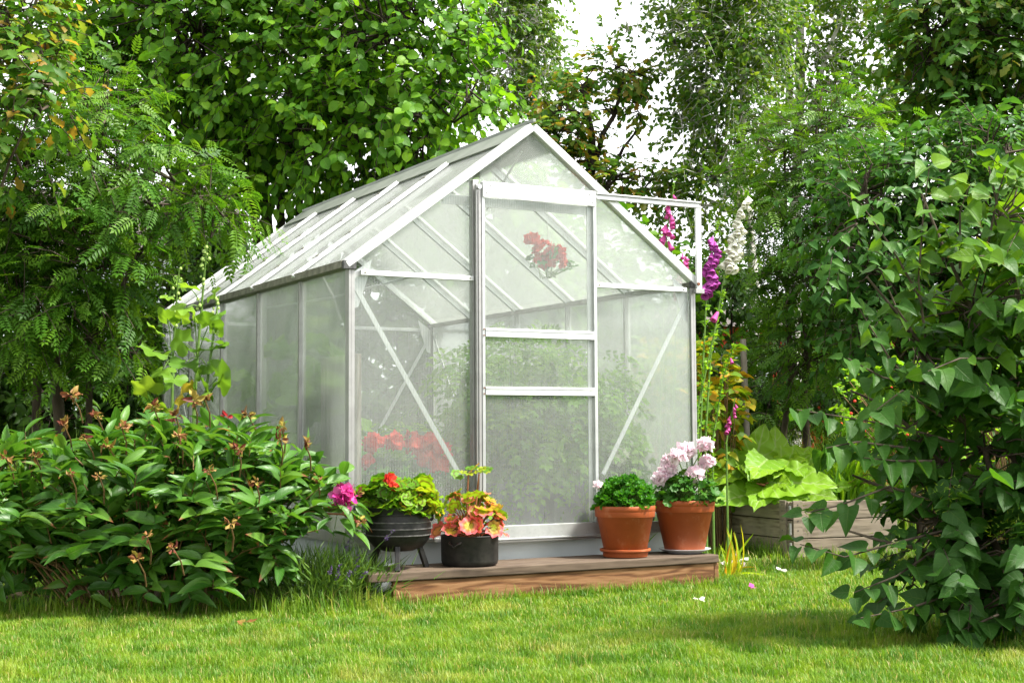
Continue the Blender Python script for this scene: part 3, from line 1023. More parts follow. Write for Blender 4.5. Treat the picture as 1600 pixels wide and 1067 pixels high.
# roof panes and glazing bars with snap-on caps
NB = 5
BAY = LEN / NB
for s in (-1, 1):
    sdir = np.array([s * math.cos(sl), 0, -math.sin(sl)])            # down the slope
    nn = np.array([s * math.sin(sl), 0, math.cos(sl)])
    top = np.array([W / 2 + s * .02, 0, ZR + .004]); SLEN = (W / 2) / math.cos(sl)
    for i in range(NB):
        v0, v1 = i * BAY + .016, (i + 1) * BAY - .016
        V, U = [], []
        off = random.uniform(0, 5)
        for hh in (0, PT):
            for vv in (v0, v1):
                for q in (.0, SLEN - .02):
                    V.append(top + sdir * q + nn * hh + np.array([0, vv, 0])); U.append((vv + off, q + off, 0))
        mb = MB().add(V, [(0, 1, 3, 2), (4, 6, 7, 5), (0, 4, 5, 1), (2, 3, 7, 6), (0, 2, 6, 4), (1, 5, 7, 3)], U)
        mb.build('roof_pane', M['roof_pane'], gh)
        if i:
            vv = np.array([0, i * BAY, 0])
            g = gpart('glazing_bar', MB().bar(top + vv + sdir * .02 - nn * .012, top + vv + sdir * (SLEN - .03) - nn * .012, .022, .030, nn))
            cap = MB().bar(top + vv + sdir * .165 + nn * .016, top + vv + sdir * (SLEN + .012) + nn * .016, .046, .010, nn)
            cap.bar(top + vv + sdir * .165 + nn * .026, top + vv + sdir * (SLEN + .012) + nn * .026, .016, .010, nn)
            gpart('bar_cap', cap, 'alu_bright', .002, g)
            for q in (.30, .58, .86, 1.08):
                cc = top + vv + sdir * (q + random.uniform(-.03, .03)) + nn * .0335
                gpart('clip', MB().bar(cc - sdir * .006, cc + sdir * .006, .030, .004, nn).bar(cc + sdir * .02 + nn * .001, cc + sdir * .024 + nn * .001, .036, .003, nn), 'gutter', 0, g)
# side walls: panes between slim posts
for u0, s in ((0, 1), (W, -1)):
    for i in range(NB):
        v0, v1 = i * BAY + (.046 if i == 0 else .012), (i + 1) * BAY - (.046 if i == NB - 1 else .012)
        x = sorted((u0 + s * .006, u0 + s * .006 + s * PT))
        pane_poly([(v0, ZB + BR), (v1, ZB + BR), (v1, ZE - .01), (v0, ZE - .01)], x[0], x[1], 'side', mat='roof_pane')  # milkier material lightens the shaded side walls
        if i:
            x0, x1 = sorted((u0 - s * .008, u0 + s * .03))
            gpart('side_post', MB().box(x0, x1, i * BAY - .0095, i * BAY + .0095, ZB + BR + .001, ZE - .011), 'alu_dull')
    # one bracing strip in the last bay
    x = u0 + s * .022
    gpart('brace', MB().bar((x, LEN - .05, ZE - .05), (x, LEN - .62, ZB + .45), .004, .022, (0, 1, 1)), 'alu')
# gables
D0, DD1 = .66, 1.353
ZT = 1.5437


def gable(v, front):
    s = 1 if front else -1
    y0, y1 = sorted((v + s * .010, v + s * (.010 + PT)))
    def zt(u): return roofline(u) - .012
    for (a, b) in ((.03, D0), (DD1 + .012, W - .03)):
        pane_poly([(a, ZB + BR), (b, ZB + BR), (b, ZT - .012), (a, ZT - .012)], y0, y1, 'gable')
        if a < 1: up_ = [(a + .05, ZT + .012), (b, ZT + .012), (b, zt(b)), (a + .05, zt(a + .05))]
        else: up_ = [(a, ZT + .012), (b - .05, ZT + .012), (b - .05, zt(b - .05)), (a, zt(a))]
        pane_poly(up_, y0, y1, 'gable')
        x0, x1 = (a + .03, b - .002) if a < 1 else (a + .002, b - .03)
        ya, yb = sorted((v - s * .006, v + s * .018))
        for q in (x0 + .02, x1 - .02):
            gpart('bolt', MB().tube([(q, (ya if s > 0 else yb) - s * .003, ZT), (q, (ya if s > 0 else yb) - s * .0002, ZT)], .0045, 8), 'gutter', 0)
        gpart('transom', MB().box(x0, x1, ya, yb, ZT - .0115, ZT + .0115), 'alu_bright' if front else 'alu')
    ZH = 2.0223
    pane_poly([(D0 + .045, ZH + .002), (DD1 - .01, ZH + .002), (DD1 - .01, zt(DD1)), (W / 2, zt(W / 2)), (D0 + .045, zt(D0 + .045))], y0, y1, 'gable')
    for u in ((D0, DD1) if front else (.687, 1.313)):
        ya, yb = sorted((v - s * .002, v + s * .04))
        gpart('gable_post', MB().box(u - .004, u + .028 if u < 1 else u + .010, ya, yb, ZB + BR + .001, roofline(u) - .03), 'alu_dull')
    # diagonal bracing strips just behind the glazing
    yb = v + s * .027
    gpart('brace', MB().bar((.035, yb, ZT - .05), (.60, yb, ZB + .30), .004, .024, (1, 0, 1)), 'alu')
    gpart('brace', MB().bar((W - .035, yb, ZT - .05), (1.42, yb, ZB + .30), .004, .024, (-1, 0, 1)), 'alu')
    # corner gussets
    for (u, q) in ((.03, 1), (W - .03, -1)):
        ga = MB().add([(u, yb + .003 * s, ZT + .0), (u + q * .10, yb + .003 * s, ZT + .07), (u + q * .075, yb + .003 * s, ZT - .03), (u + q * .03, yb + .003 * s, ZT - .16), (u, yb + .003 * s, ZT - .17),
                       (u, yb + .005 * s, ZT + .0), (u + q * .10, yb + .005 * s, ZT + .07), (u + q * .075, yb + .005 * s, ZT - .03), (u + q * .03, yb + .005 * s, ZT - .16), (u, yb + .005 * s, ZT - .17)],
                      [(0, 1, 2, 3, 4), (9, 8, 7, 6, 5), (0, 5, 6, 1), (1, 6, 7, 2), (2, 7, 8, 3), (3, 8, 9, 4), (4, 9, 5, 0)])
        gpart('gusset', ga, 'alu', 0)
    return ZH
gable(0, True)
gable(LEN, False)
pane_poly([(.687, ZB + BR), (1.313, ZB + BR), (1.313, 2.02), (.687, 2.02)], LEN - .018, LEN - .010, 'gable')
# roof truss strip across the inside, and a lengthwise strut
gpart('tie_bar', MB().bar((.55, LEN * .02 + .06, 1.95), (1.45, LEN * .02 + .06, 1.95), .004, .05, (0, 0, 1)), 'alu')
gpart('window_strut', MB().tube([(.32, 1.3, 1.76), (.42, 1.25, 1.55), (.45, 1.22, 1.42)], .009, 6), 'alu_dull', 0)
gpart('window_strut', MB().tube([(.20, 1.75, 1.52), (.42, 1.25, 1.55), (.75, .9, 1.65)], .007, 6), 'alu', 0)
gpart('ridge_strut', MB().tube([(.98, .08, 2.22), (1.0, .5, 1.98)], .006, 6), 'alu', 0)

# sliding door hung outside the gable
door = MB()
ZD0, ZD1 = ZB - .004, 2.0223
y0, y1 = -.034, -.014
for (a, b, mt, h0) in ((D0 + .032, D0 + .046, 'alu_bright', ZD1 - .02), (DD1 - .022, DD1, 'alu_dull', ZD1 - .03)):
    pass
dr = MB().box(D0 + .030, D0 + .046, y0, y1, ZD0 + .01, ZD1).box(DD1 - .016, DD1 + .002, y0, y1, ZD0 + .01, ZD1 - .02).build('door', M['alu'], gh, False, .0015)
def dpart(name, mb, mat='alu_bright', bevel=.0015): return mb.build(name, M[mat], dr, False, bevel)
dpart('header_plate', MB().box(D0 + .032, DD1 - .004, -.044, -.0345, 1.9455, 2.0223))
for a, z in ((D0 + .072, 2.005), (D0 + .05, 1.965), (DD1 - .045, 2.004), (DD1 - .025, 1.962)):
    dpart('screw', MB().tube([(a, -.0475, z), (a, -.0442, z)], .003, 8), 'dark_plastic', 0)
for z0, z1 in ((1.2565, 1.2985), (.9706, 1.0112)):
    dpart('rail', MB().box(D0 + .047, DD1 - .017, y0 - .004, y1, z0, z1).box(D0 + .047, DD1 - .017, y0 - .007, y0 - .0045, z1 - .012, z1 - .004))
    for z in (z0 + .006, z1 - .006):
        dpart('screw', MB().tube([(D0 + .038, y0 - .004, z), (D0 + .038, y0 - .0005, z)], .0035, 8), 'rust', 0)
dpart('bottom_plate', MB().box(D0 + .047, DD1 - .017, y0 - .003, y1, ZD0 + .004, ZD0 + .066).box(D0 + .03, DD1 + .01, y0 - .012, y0 - .0035, ZD0 - .004, ZD0 + .004), 'alu')
for z0, z1 in ((ZD0 + .067, .970), (1.0117, 1.256), (1.299, 1.945)):
    pane_poly([(D0 + .047, z0), (DD1 - .017, z0), (DD1 - .017, z1), (D0 + .047, z1)], y0 + .006, y0 + .006 + PT, 'gable', dr)
dpart('stile', MB().box(DD1 - .042, DD1 - .018, y1 + .001, y1 + .009, ZD0 + .067, 1.945), 'alu', .001)
dpart('stile', MB().box(D0 + .0, D0 + .029, -.030, -.012, ZD0 + .01, ZD1 - .015).box(D0 + .010, D0 + .014, -.036, -.0305, ZD0 + .01, ZD1 - .05), 'alu_dull', .001)
dpart('roller', MB().tube([(D0 + .012, -.046, 1.995), (D0 + .012, -.0365, 1.995)], .012, 12), 'alu', 0)
# top track running out past the gable and its upright
zt0 = 1.985
gpart('door_track', MB().box(DD1 + .004, W + .02, -.038, -.018, zt0, zt0 + .010).box(DD1 + .004, W + .02, -.022, -.018, zt0 + .0105, zt0 + .026).box(DD1 + .004, W + .02, -.038, -.018, zt0 + .0265, zt0 + .034), 'alu')
gpart('track_upright', MB().box(W - .012, W + .006, -.036, -.020, ZE - .02, zt0 - .001).box(W + .0065, W + .021, -.034, -.030, ZE - .02, zt0 - .001), 'alu_bright')
gpart('track_bracket', MB().box(W - .02, W + .035, -.036, -.014, ZE - .045, ZE - .021), 'alu_dull')
gpart('screw', MB().tube([(W - .005, -.042, ZE + .004), (W - .005, -.0365, ZE + .004)], .009, 10), 'rust', 0)
gpart('door_sill', MB().box(D0 - .1, DD1 + .07, -.030, -.0125, ZB - .022, ZB - .011), 'alu_dull')

# ================================================================== wooden step
ST = .165
st = tag(empty('wooden_step', gw(0, 0), GROT), 'low weathered plank step in front of the greenhouse door', 'step')
for i in range(3):
    v0 = -.345 + i * .1135
    x0, x1 = -.045 + .004 * i, 1.875 - .003 * (i % 2)
    MB().box(x0 - .97, x1 - .97, -.0535, .0535, -.02, .02).build('plank', M['step_top'], st, False, .005, Matrix.Translation((.97, v0 + .0555, ST - .02)))
MB().box(-.93, .84, -.014, .014, -.052, .052).build('front_board', M['step_front'], st, False, .003, Matrix.Translation((1.01, -.318, .070)))
MB().box(-.014, .014, -.014, .17, -.052, .054).build('end_board', M['step_front'], st, False, .003, Matrix.Translation((1.8665, -.318, .069)))
MB().box(-.014, .014, -.014, .17, -.05, .05).build('end_board', M['step_front'], st, False, .003, Matrix.Translation((.30, -.285, .070)))
for x in (.02, 1.82):
    for k in range(3):
        MB().tube([(x, -.29 + .1135 * k, ST), (x, -.29 + .1135 * k, ST + .0015)], .005, 8).build('nail', M['dark_plastic'], st)


# ================================================================== pots
def pot_root(name, u, v, label, cat, z=ST):
    return tag(empty(name, gw(u, v, z + .0005), GROT), label, cat)


p1 = pot_root('iron_cauldron', .168, -.19, 'black three legged cast iron pot standing on the wooden step', 'pot')
prof = [(.02, .080), (.07, .084), (.115, .105), (.14, .135), (.150, .165), (.151, .20), (.1455, .235), (.142, .262), (.150, .275), (.152, .283), (.143, .283), (.136, .268), (.138, .24), (.03, .238)]
body = MB().lathe(prof, 48).build('body', M['iron'], p1, True)
for z, r in ((.158, .1495), (.187, .1525), (.216, .1505), (.251, .1455)):
    MB().lathe([(r - .003, z - .004), (r + .0022, z - .002), (r + .0022, z + .0015), (r - .003, z + .003)], 48).build('ring', M['iron_worn' if z < .25 else 'iron'], body, True)
for k in range(3):
    a = -GROT - math.pi / 2 + .05 + k * 2 * math.pi / 3
    d = np.array([math.cos(a), math.sin(a), 0])
    MB().bar(d * .105 + UP * .112, d * .148 + UP * .0, .024, .024, d).build('leg', M['iron'], p1, False, .003)
for s in (-1, 1):
    MB().tube([(s * .148, 0, .262), (s * .172, 0, .25), (s * .174, 0, .225), (s * .152, 0, .20)], .007, 8).build('handle', M['iron'], p1, True)
MB().lathe([(.0, .245), (.07, .252), (.135, .246)], 24).build('soil', M['soil'], p1, True)

p2 = pot_root('black_saucepan', .533, -.195, 'old round black pan used as a planter on the wooden step', 'pot')
body = MB().lathe([(.05, .0), (.118, .0), (.130, .008), (.1345, .025), (.136, .136), (.1385, .139), (.137, .142), (.131, .141), (.129, .12), (.03, .118)], 48).build('body', M['iron_pan'], p2, True)
for s in (-1, 1):
    a = s * 2.2 - GROT * 0
    c, q = math.cos(-2.55 if s < 0 else .6), math.sin(-2.55 if s < 0 else .6)
    d = np.array([c, q, 0]); e = np.array([-q, c, 0])
    MB().tube([d * .134 + e * .028 + UP * .115, d * .150 + e * .026 + UP * .108, d * .152 + UP * .092, d * .150 - e * .026 + UP * .108, d * .134 - e * .028 + UP * .115], .005, 8).build('handle', M['iron_pan'], p2, True)
MB().lathe([(.0, .124), (.07, .128), (.13, .122)], 24).build('soil', M['soil'], p2, True)


def terracotta_pot(u, v, label, rt, rb, h, z, saucer):
    p = pot_root('terracotta_pot', u, v, label, 'flower pot', z)
    k = h
    MB().lathe([(.02, .0), (rb - .004, .0), (rb, .004), (rt * .915, k * .765), (rt * .925, k * .770), (rt * .965, k * .772), (rt * .975, k * .785), (rt * .985, k * .885), (rt * .985, k * .892),
                (rt * .995, k * .90), (rt * 1.0, k * .945), (rt * .995, k * .985), (rt * .97, k), (rt * .93, k * .985), (rt * .90, k * .9), (.02, k * .88)], 64).build('body', M['terracotta'], p, True)
    MB().lathe([(.0, k * .90), (rt * .5, k * .915), (rt * .9, k * .895)], 24).build('soil', M['soil'], p, True)
    return p
sau = pot_root('terracotta_saucer', 1.403, -.20, 'orange clay saucer under the pot of curly green leaves', 'saucer')
MB().lathe([(.02, .0), (.104, .0), (.110, .004), (.114, .026), (.124, .028), (.1275, .033), (.1265, .040), (.118, .042), (.112, .036), (.106, .012), (.02, .010)], 64).build('dish', M['terracotta'], sau, True)
p3 = terracotta_pot(1.403, -.20, 'terracotta pot with curly dark green plant on a clay saucer', .153, .104, .243, ST + .0115, 0)
pla = pot_root('china_plate', 1.79, -.165, 'pale blue white plate under the pink geranium pot', 'plate')
MB().lathe([(.02, .0), (.085, .0), (.09, .004), (.115, .012), (.1335, .021), (.1345, .0235), (.131, .024), (.112, .016), (.085, .009), (.02, .008)], 64).build('dish', M['china'], pla, True)
p4 = terracotta_pot(1.79, -.165, 'terracotta pot with pale pink geranium standing on a plate', .158, .102, .262, ST + .0095, 0)


# ------------------------------------------------------------------ plants in pots
def dome_plant(name, label, cat, root_pos, k, mat, n, rx, rz, size, stem='stem_green', squash=1., lift=0., ry=None, face=.55, n_obj=300, low=-.15, offs=(0, 0), tints=None):
    root = tag(empty(name, root_pos), label, cat)
    ry = ry or rx
    a = RNG.uniform(0, 2 * math.pi, n)
    cz = RNG.uniform(low, 1., n)
    rr = RNG.uniform(.55, 1.0, n) ** .6
    q = np.sqrt(np.maximum(0, 1 - cz ** 2 * (cz > 0)))
    d = np.stack([np.cos(a) * q, np.sin(a) * q, cz], 1)
    pos = root_pos + np.array([offs[0], offs[1], lift]) + d * np.array([rx, ry, rz]) * rr[:, None]
    out = nrm(d * np.array([1, 1, 1.2]))
    nm = out * face + UP * .5 + RNG.normal(size=(n, 3)) * .28
    ax = nrm(d * np.array([1, 1, 0]) + RNG.normal(size=(n, 3)) * .45 - UP * .25)
    foliage(root, k, pos, ax, nm, size * RNG.uniform(.6, 1.2, n), M[mat], n_obj, 'leaf', 'leaves', tints=tints(d) if tints else None)
    b = root_pos + np.stack([RNG.normal(size=n) * rx * .15, RNG.normal(size=n) * rx * .15, np.zeros(n)], 1)
    V, Fq = seg_tubes(b - root_pos, pos - root_pos, .003, .0018, 4)
    o = link('stems', np_mesh('stems', V, Fq), root, M[stem]); o['kind'] = 'stuff'
    return root


def umbel(parent, c, r, n, mat, psize=.022, toward=(0, -.5, .4), name='flower_head', stem_from=None):
    """round head of five-petalled florets, one mesh part; optional stalk"""
    c = np.array(c, float)
    d = nrm(rand_dirs(n) + np.array(toward))
    P, A, N = [], [], []
    for i in range(n):
        fc = c + d[i] * r * np.array([1, 1, .75]) * random.uniform(.75, 1.05)
        fr = frames(nrm(np.cross(d[i], RNG.normal(size=3)))[None], d[i][None])[0]
        for k in range(5):
            a = 2 * math.pi * k / 5 + random.uniform(-.2, .2)
            ax = fr[:, 0] * math.cos(a) + fr[:, 1] * math.sin(a)
            P.append(fc); A.append(ax + d[i] * .25); N.append(d[i] + RNG.normal(size=3) * .2)
    o = foliage(parent, 'petal', P, np.array(A), np.array(N), psize * RNG.uniform(.8, 1.2, len(P)), M[mat], 0, rest=name, origin=np.array(parent.location))
    if 'kind' in o: del o['kind']
    if stem_from is not None:
        pl = np.array(parent.location)
        MB().tube([np.array(stem_from) - pl, (np.array(stem_from) + c) / 2 - pl + RNG.normal(size=3) * .008, c - pl], .0028, 6).build('flower_stalk', M['stem_green'], parent, True)
    return o


c1 = gw(.168, -.19, ST + .262)
def tint_right(d): return np.clip(.35 + .30 * d[:, 0] - .12 * d[:, 2] + RNG.normal(size=len(d)) * .22, 0, .999)
g1 = dome_plant('zonal_geranium', 'bushy yellow green zonal geranium in the three legged pot', 'geranium', c1, 'geranium', 'lf_geranium', 150, .185, .135, .092, ry=.15, low=-.25, lift=.03, face=1.1, tints=tint_right)
umbel(g1, c1 + np.array([-.03, -.09, .15]), .020, 5, 'pt_red', .026)
umbel(g1, c1 + np.array([-.015, -.12, .12]), .014, 3, 'pt_red', .024)

c2 = gw(.533, -.195, ST + .132)
def tint_low(d): return np.clip(.46 - .40 * d[:, 2] + RNG.normal(size=len(d)) * .2 - .08 * d[:, 1], 0, .999)
g2 = dome_plant('tinted_geranium', 'geranium with pink and yellow tinted leaves in the black pan', 'geranium', c2, 'geranium', 'lf_geranium_red', 62, .150, .17, .100, 'stem_red', low=-.3, lift=.065, face=1.5, tints=tint_low)
top = c2 + np.array([.02, -.02, .30])
pos = np.array([top + np.array([dx, dy, dz]) for dx, dy, dz in ((-.07, -.03, -.005), (-.03, -.05, .0), (.0, -.02, .022), (.03, -.04, .012), (.055, -.01, .012), (-.01, .04, .015), (.04, .04, .01))])
foliage(g2, 'geranium', pos, nrm(pos - top + np.array([.01, -.02, -.01])), np.tile(np.array([0, -.45, .8]), (7, 1)) + RNG.normal(size=(7, 3)) * .2, .072, M['lf_geranium'], 20)
for dx in (-.012, .03):
    MB().tube([np.array([dx * .4, 0, .0]), np.array([dx, -.01, .15]), np.array([dx * 1.2 + .01, -.02, .295])], [.006, .005, .004], 7).build('stalk', M['stem_red'], g2, True)

c3 = gw(1.403, -.20, ST + .235)
dome_plant('curly_leaved_plant', 'compact dome of curly dark green leaves in terracotta pot', 'plant', c3, 'curly', 'lf_curly', 520, .150, .155, .042, low=-.05, lift=.015, n_obj=300, face=.8)
g3 = tag(empty('white_flower', c3 + np.array([-.13, -.04, .10])), 'small pinkish white bloom at left edge of curly plant', 'flower')
umbel(g3, c3 + np.array([-.14, -.05, .125]), .016, 6, 'pt_pink', .020, stem_from=c3 + np.array([-.05, -.02, .02]))

c4 = gw(1.79, -.165, ST + .255)
g4 = dome_plant('pink_geranium', 'leafy geranium with pale pink flower heads in terracotta pot', 'geranium', c4, 'geranium', 'lf_pinkger', 170, .175, .13, .058, low=-.3, lift=.03, offs=(.015, 0))
for (px, py, r) in ((1041, 738, .030), (1058, 714, .026), (1072, 704, .030), (1086, 742, .030), (1046, 722, .022), (1102, 694, .020), (1104, 722, .022), (1030, 748, .018)):
    q = at(px, py, c4[1] - .06 + random.uniform(-.06, .08))
    umbel(g4, q, r * 1.25, 12, 'pt_pink', .036, stem_from=c4 + np.array([random.uniform(-.03, .05), 0, .06]))


# ================================================================== peony bush
def bush_leaves(root, base, blobs, n_sprays, per, k, mat, size, n_obj, power=3.5, stem='stem_green', spr_len=.16, droop=.25, face=.35, up=.4, hang=.1, stem_share=.6):
    """shrub of leafy shoots: each spray is a short stem carrying a fan of leaves"""
    p, d, _ = blob_points(blobs, n_sprays, power)
    keep = p[:, 2] > .06
    p, d = p[keep], d[keep]
    n = len(p)
    d = nrm(d + UP * up + RNG.normal(size=(n, 3)) * .35)
    pos, ax, nm, mid, ends = twigs(p, d, spr_len * RNG.uniform(.7, 1.3, n), per, droop, .75, hang, face, .3)
    foliage(root, k, pos, ax, nm, size * RNG.uniform(.65, 1.2, len(pos)), M[mat], n_obj, 'leaf', 'leaves', origin=base)
    sel_ = RNG.uniform(0, 1, n) < stem_share
    p0_ = p
    foot = base + np.stack([(p[:, 0] - base[0]) * .45, (p[:, 1] - base[1]) * .45, np.zeros(n)], 1)
    foot[:, 2] = 0
    m = (foot + p) / 2 + UP * (.12 * np.linalg.norm(p - foot, axis=1))[:, None]
    Vs, Fs, b0 = [], [], 0
    for A, B, ra, rb in ((foot[sel_], m[sel_], .0042, .0035), (m[sel_], p[sel_], .0035, .003), (p, mid, .003, .0025), (mid, ends, .0025, .0015)):
        V, Fq = seg_tubes(A - base, B - base, ra, rb, 4)
        Vs.append(V); Fs.append(Fq[0] + b0); b0 += len(V)
    o = link('stems', np_mesh('stems', np.concatenate(Vs), Fs), root, M[stem]); o['kind'] = 'stuff'
    return ends


def bl(px, py, Y, rpx, rpy, ry):
    """a foliage volume given by its outline in the photo at depth Y"""
    c = at(px, py, Y)
    return (c[0], c[1], c[2], rpx / F_PX * Y, ry, rpy / F_PX * Y)


peony = tag(empty('peony_bush', PEONY), 'wide peony bush with glossy dark leaves and withered flower heads', 'shrub')
pb = [bl(60, 800, 6.5, 120, 80, .40), bl(210, 780, 6.45, 125, 92, .42), bl(345, 785, 6.4, 115, 92, .40), bl(425, 790, 6.4, 60, 70, .28), bl(140, 850, 6.4, 140, 45, .33), bl(320, 850, 6.35, 100, 45, .30), bl(470, 792, 6.45, 55, 28, .12), bl(-60, 810, 6.6, 100, 85, .4), bl(100, 895, 6.45, 150, 22, .35), bl(330, 890, 6.4, 110, 18, .30)]
bush_leaves(peony, PEONY, pb, 680, 6, 'peony', 'lf_peony', .130, 300, 3.2, 'stem_brown', .13, .10, .6, .8, -.25, .15)


def dry_head(parent, c, mat='pt_dry', n=12, s=.030, name='seed_head', foot=None):
    c = np.array(c, float)
    d = nrm(rand_dirs(n) * np.array([1, 1, .7]) + UP * .25)
    o = foliage(parent, 'petal_dry', c + d * .008, d, nrm(np.cross(d, RNG.normal(size=(n, 3)))), s * .8 * RNG.uniform(.6, 1.3, n), M[mat], 0, rest=name)
    del o['kind']
    if foot is not None:
        pl = np.array(parent.location)
        MB().tube([np.array(foot) - pl, (np.array(foot) + c) / 2 - pl + np.array([.01, 0, 0]), c - pl], .0035, 6).build('flower_stalk', M['stem_brown'], parent, True)
    return o
for (px, py, Y, s) in ((112, 622, 6.6, .05), (100, 668, 6.35, .042), (152, 655, 6.4, .04), (190, 672, 6.3, .045), (133, 690, 6.3, .034), (168, 700, 6.25, .04), (240, 640, 6.5, .042), (275, 655, 6.4, .038), (302, 630, 6.5, .05), (320, 628, 6.55, .04),
                       (278, 685, 6.3, .038), (388, 653, 6.45, .034), (372, 705, 6.2, .042), (440, 672, 6.4, .04), (438, 690, 6.4, .034), (477, 697, 6.4, .04), (326, 740, 6.1, .03), (400, 758, 6.1, .03), (360, 822, 6.0, .034), (8, 718, 6.3, .032), (215, 878, 6.0, .042), (270, 860, 6.0, .03), (230, 842, 6.0, .028), (155, 748, 6.15, .026), (110, 745, 6.1, .024), (55, 717, 6.4, .03), (495, 752, 6.5, .024)):
    c = at(px, py - 4, Y - .22)
    dry_head(peony, c, s=s * .95, foot=c + np.array([random.uniform(-.02, .02), .13, -.12]))
c = at(354, 652, 6.4)
dry_head(peony, c, 'pt_crimson', 7, .034, 'crimson_flower', c + np.array([0, .04, -.14]))


def double_flower(parent, c, r, mat, n=70, name='flower'):
    c = np.array(c, float)
    d = nrm(rand_dirs(n) + np.array([.0, -.6, .5]))
    q = RNG.uniform(.2, .9, n)
    ax = nrm(d + RNG.normal(size=(n, 3)) * .35)
    o = foliage(parent, 'petal', c + d * (q * r * .6)[:, None], ax, nrm(np.cross(ax, RNG.normal(size=(n, 3)))), r * RNG.uniform(.5, .8, n), M[mat], 0, rest=name)
    del o['kind']
    return o
c = at(538, 778, 6.40)
double_flower(peony, c, .062, 'pt_magenta', 110)
MB().tube([at(440, 800, 6.45) - PEONY, at(500, 800, 6.42) - PEONY, c - PEONY], .005, 7).build('flower_stalk', M['stem_red'], peony, True)
c5 = at(543, 797, 6.36)
double_flower(peony, c5, .026, 'pt_magenta', 14)
c = at(562, 815, 6.38)
dry_head(peony, c, 'pt_dry', 14, .036, 'seed_head')
MB().tube([at(500, 802, 6.42) - PEONY, at(535, 803, 6.4) - PEONY, c - PEONY], .0045, 7).build('flower_stalk', M['stem_red'], peony, True)
c = at(558, 772, 6.42); dry_head(peony, c, 'pt_dry', 12, .03, 'seed_head')
n = 16
q = np.array([at(random.uniform(470, 556), random.uniform(775, 835), random.uniform(6.34, 6.5)) for _ in range(n)])
foliage(peony, 'peony', q, nrm(np.array([1., -.3, -.35]) + RNG.normal(size=(n, 3)) * .35), np.array([0, -.4, 1.]) + RNG.normal(size=(n, 3)) * .3, .12 * RNG.uniform(.7, 1.15, n), M['lf_peony'], 0, rest='leaves')

# low seedling in front and a wire support
sd = on_ground(405, 930)
seed = tag(empty('peony_seedling', sd), 'small low peony shoot at the lawn edge below the bush', 'plant')
n = 11
a = np.linspace(-1.9, 1.6, n)
ax = np.stack([np.sin(a), -.3 * np.cos(a), .25 + .3 * np.cos(a)], 1)
foliage(seed, 'peony', sd + np.array([0, 0, .09]) + ax * .02, ax, np.array([0, -.5, 1.]) + RNG.normal(size=(n, 3)) * .2, .12, M['lf_peony'], 20)
MB().tube([(0, 0, 0), (0, 0, .1)], .004, 6).build('stem', M['stem_green'], seed)
ws = on_ground(262, 952)
wsup = tag(empty('plant_support', ws), 'thin green wire plant support standing under the peony leaves', 'plant support')
MB().tube([(0, 0, 0), (.0, .0, .11)], .0035, 6).build('stake', M['green_wire'], wsup, True)
MB().tube([(.075, .05, 0), (.075, .05, .11)], .0035, 6).build('stake', M['green_wire'], wsup, True)
MB().tube([(-.012, 0, .052), (.02, -.015, .066), (.06, .02, .068), (.085, .05, .058)], .003, 6).build('crossbar', M['green_wire'], wsup, True)

# lavender tuft between the peony and the step
lv = np.array([-.86, 6.48, 0.])
lav = tag(empty('lavender', lv), 'dark green lavender tuft with purple spikes beside the step', 'plant')
n = 2600
a = RNG.uniform(0, 2 * math.pi, n); q = RNG.uniform(0, 1, n) ** .5
dd = nrm(np.stack([np.cos(a) * q * 1.0, np.sin(a) * q * .8, RNG.uniform(.5, 1.1, n)], 1))
st_ = lv + np.stack([RNG.normal(size=n) * .10, RNG.normal(size=n) * .06, np.zeros(n)], 1)
pp = st_ + dd * RNG.uniform(.03, .26, n)[:, None]
foliage(lav, 'needle', pp, dd + RNG.normal(size=(n, 3)) * .3, RNG.normal(size=(n, 3)), .075, M['lf_lavender'], 0, rest='foliage')
for (px, py, Y, fx) in ((615, 829, 6.4, 3), (535, 757, 6.45, 0), (533, 880, 6.3, 1), (530, 895, 6.28, 1), (548, 893, 6.3, 2), (560, 884, 6.35, 2), (574, 892, 6.3, 3), (518, 884, 6.25, 0), (562, 868, 6.35, 1), (548, 840, 6.45, 2), (557, 785, 6.45, 1)):
    e = at(px, py, Y)
    d = nrm(e - lv)
    b = e - d * .06
    MB().tube([d * .10, (b - lv) * .7 + UP * .012, e - lv], [.0018, .0016, .0012], 5).build('flower_stem', M['stem_green'], lav, True)
    m = 26
    tt = RNG.uniform(0, 1, m)
    o = foliage(lav, 'petal', b + (e - b) * tt[:, None] + RNG.normal(size=(m, 3)) * .002, nrm(rand_dirs(m) + d), rand_dirs(m), .010, M['pt_purple'], 0, rest='flower_spike')
    del o['kind']

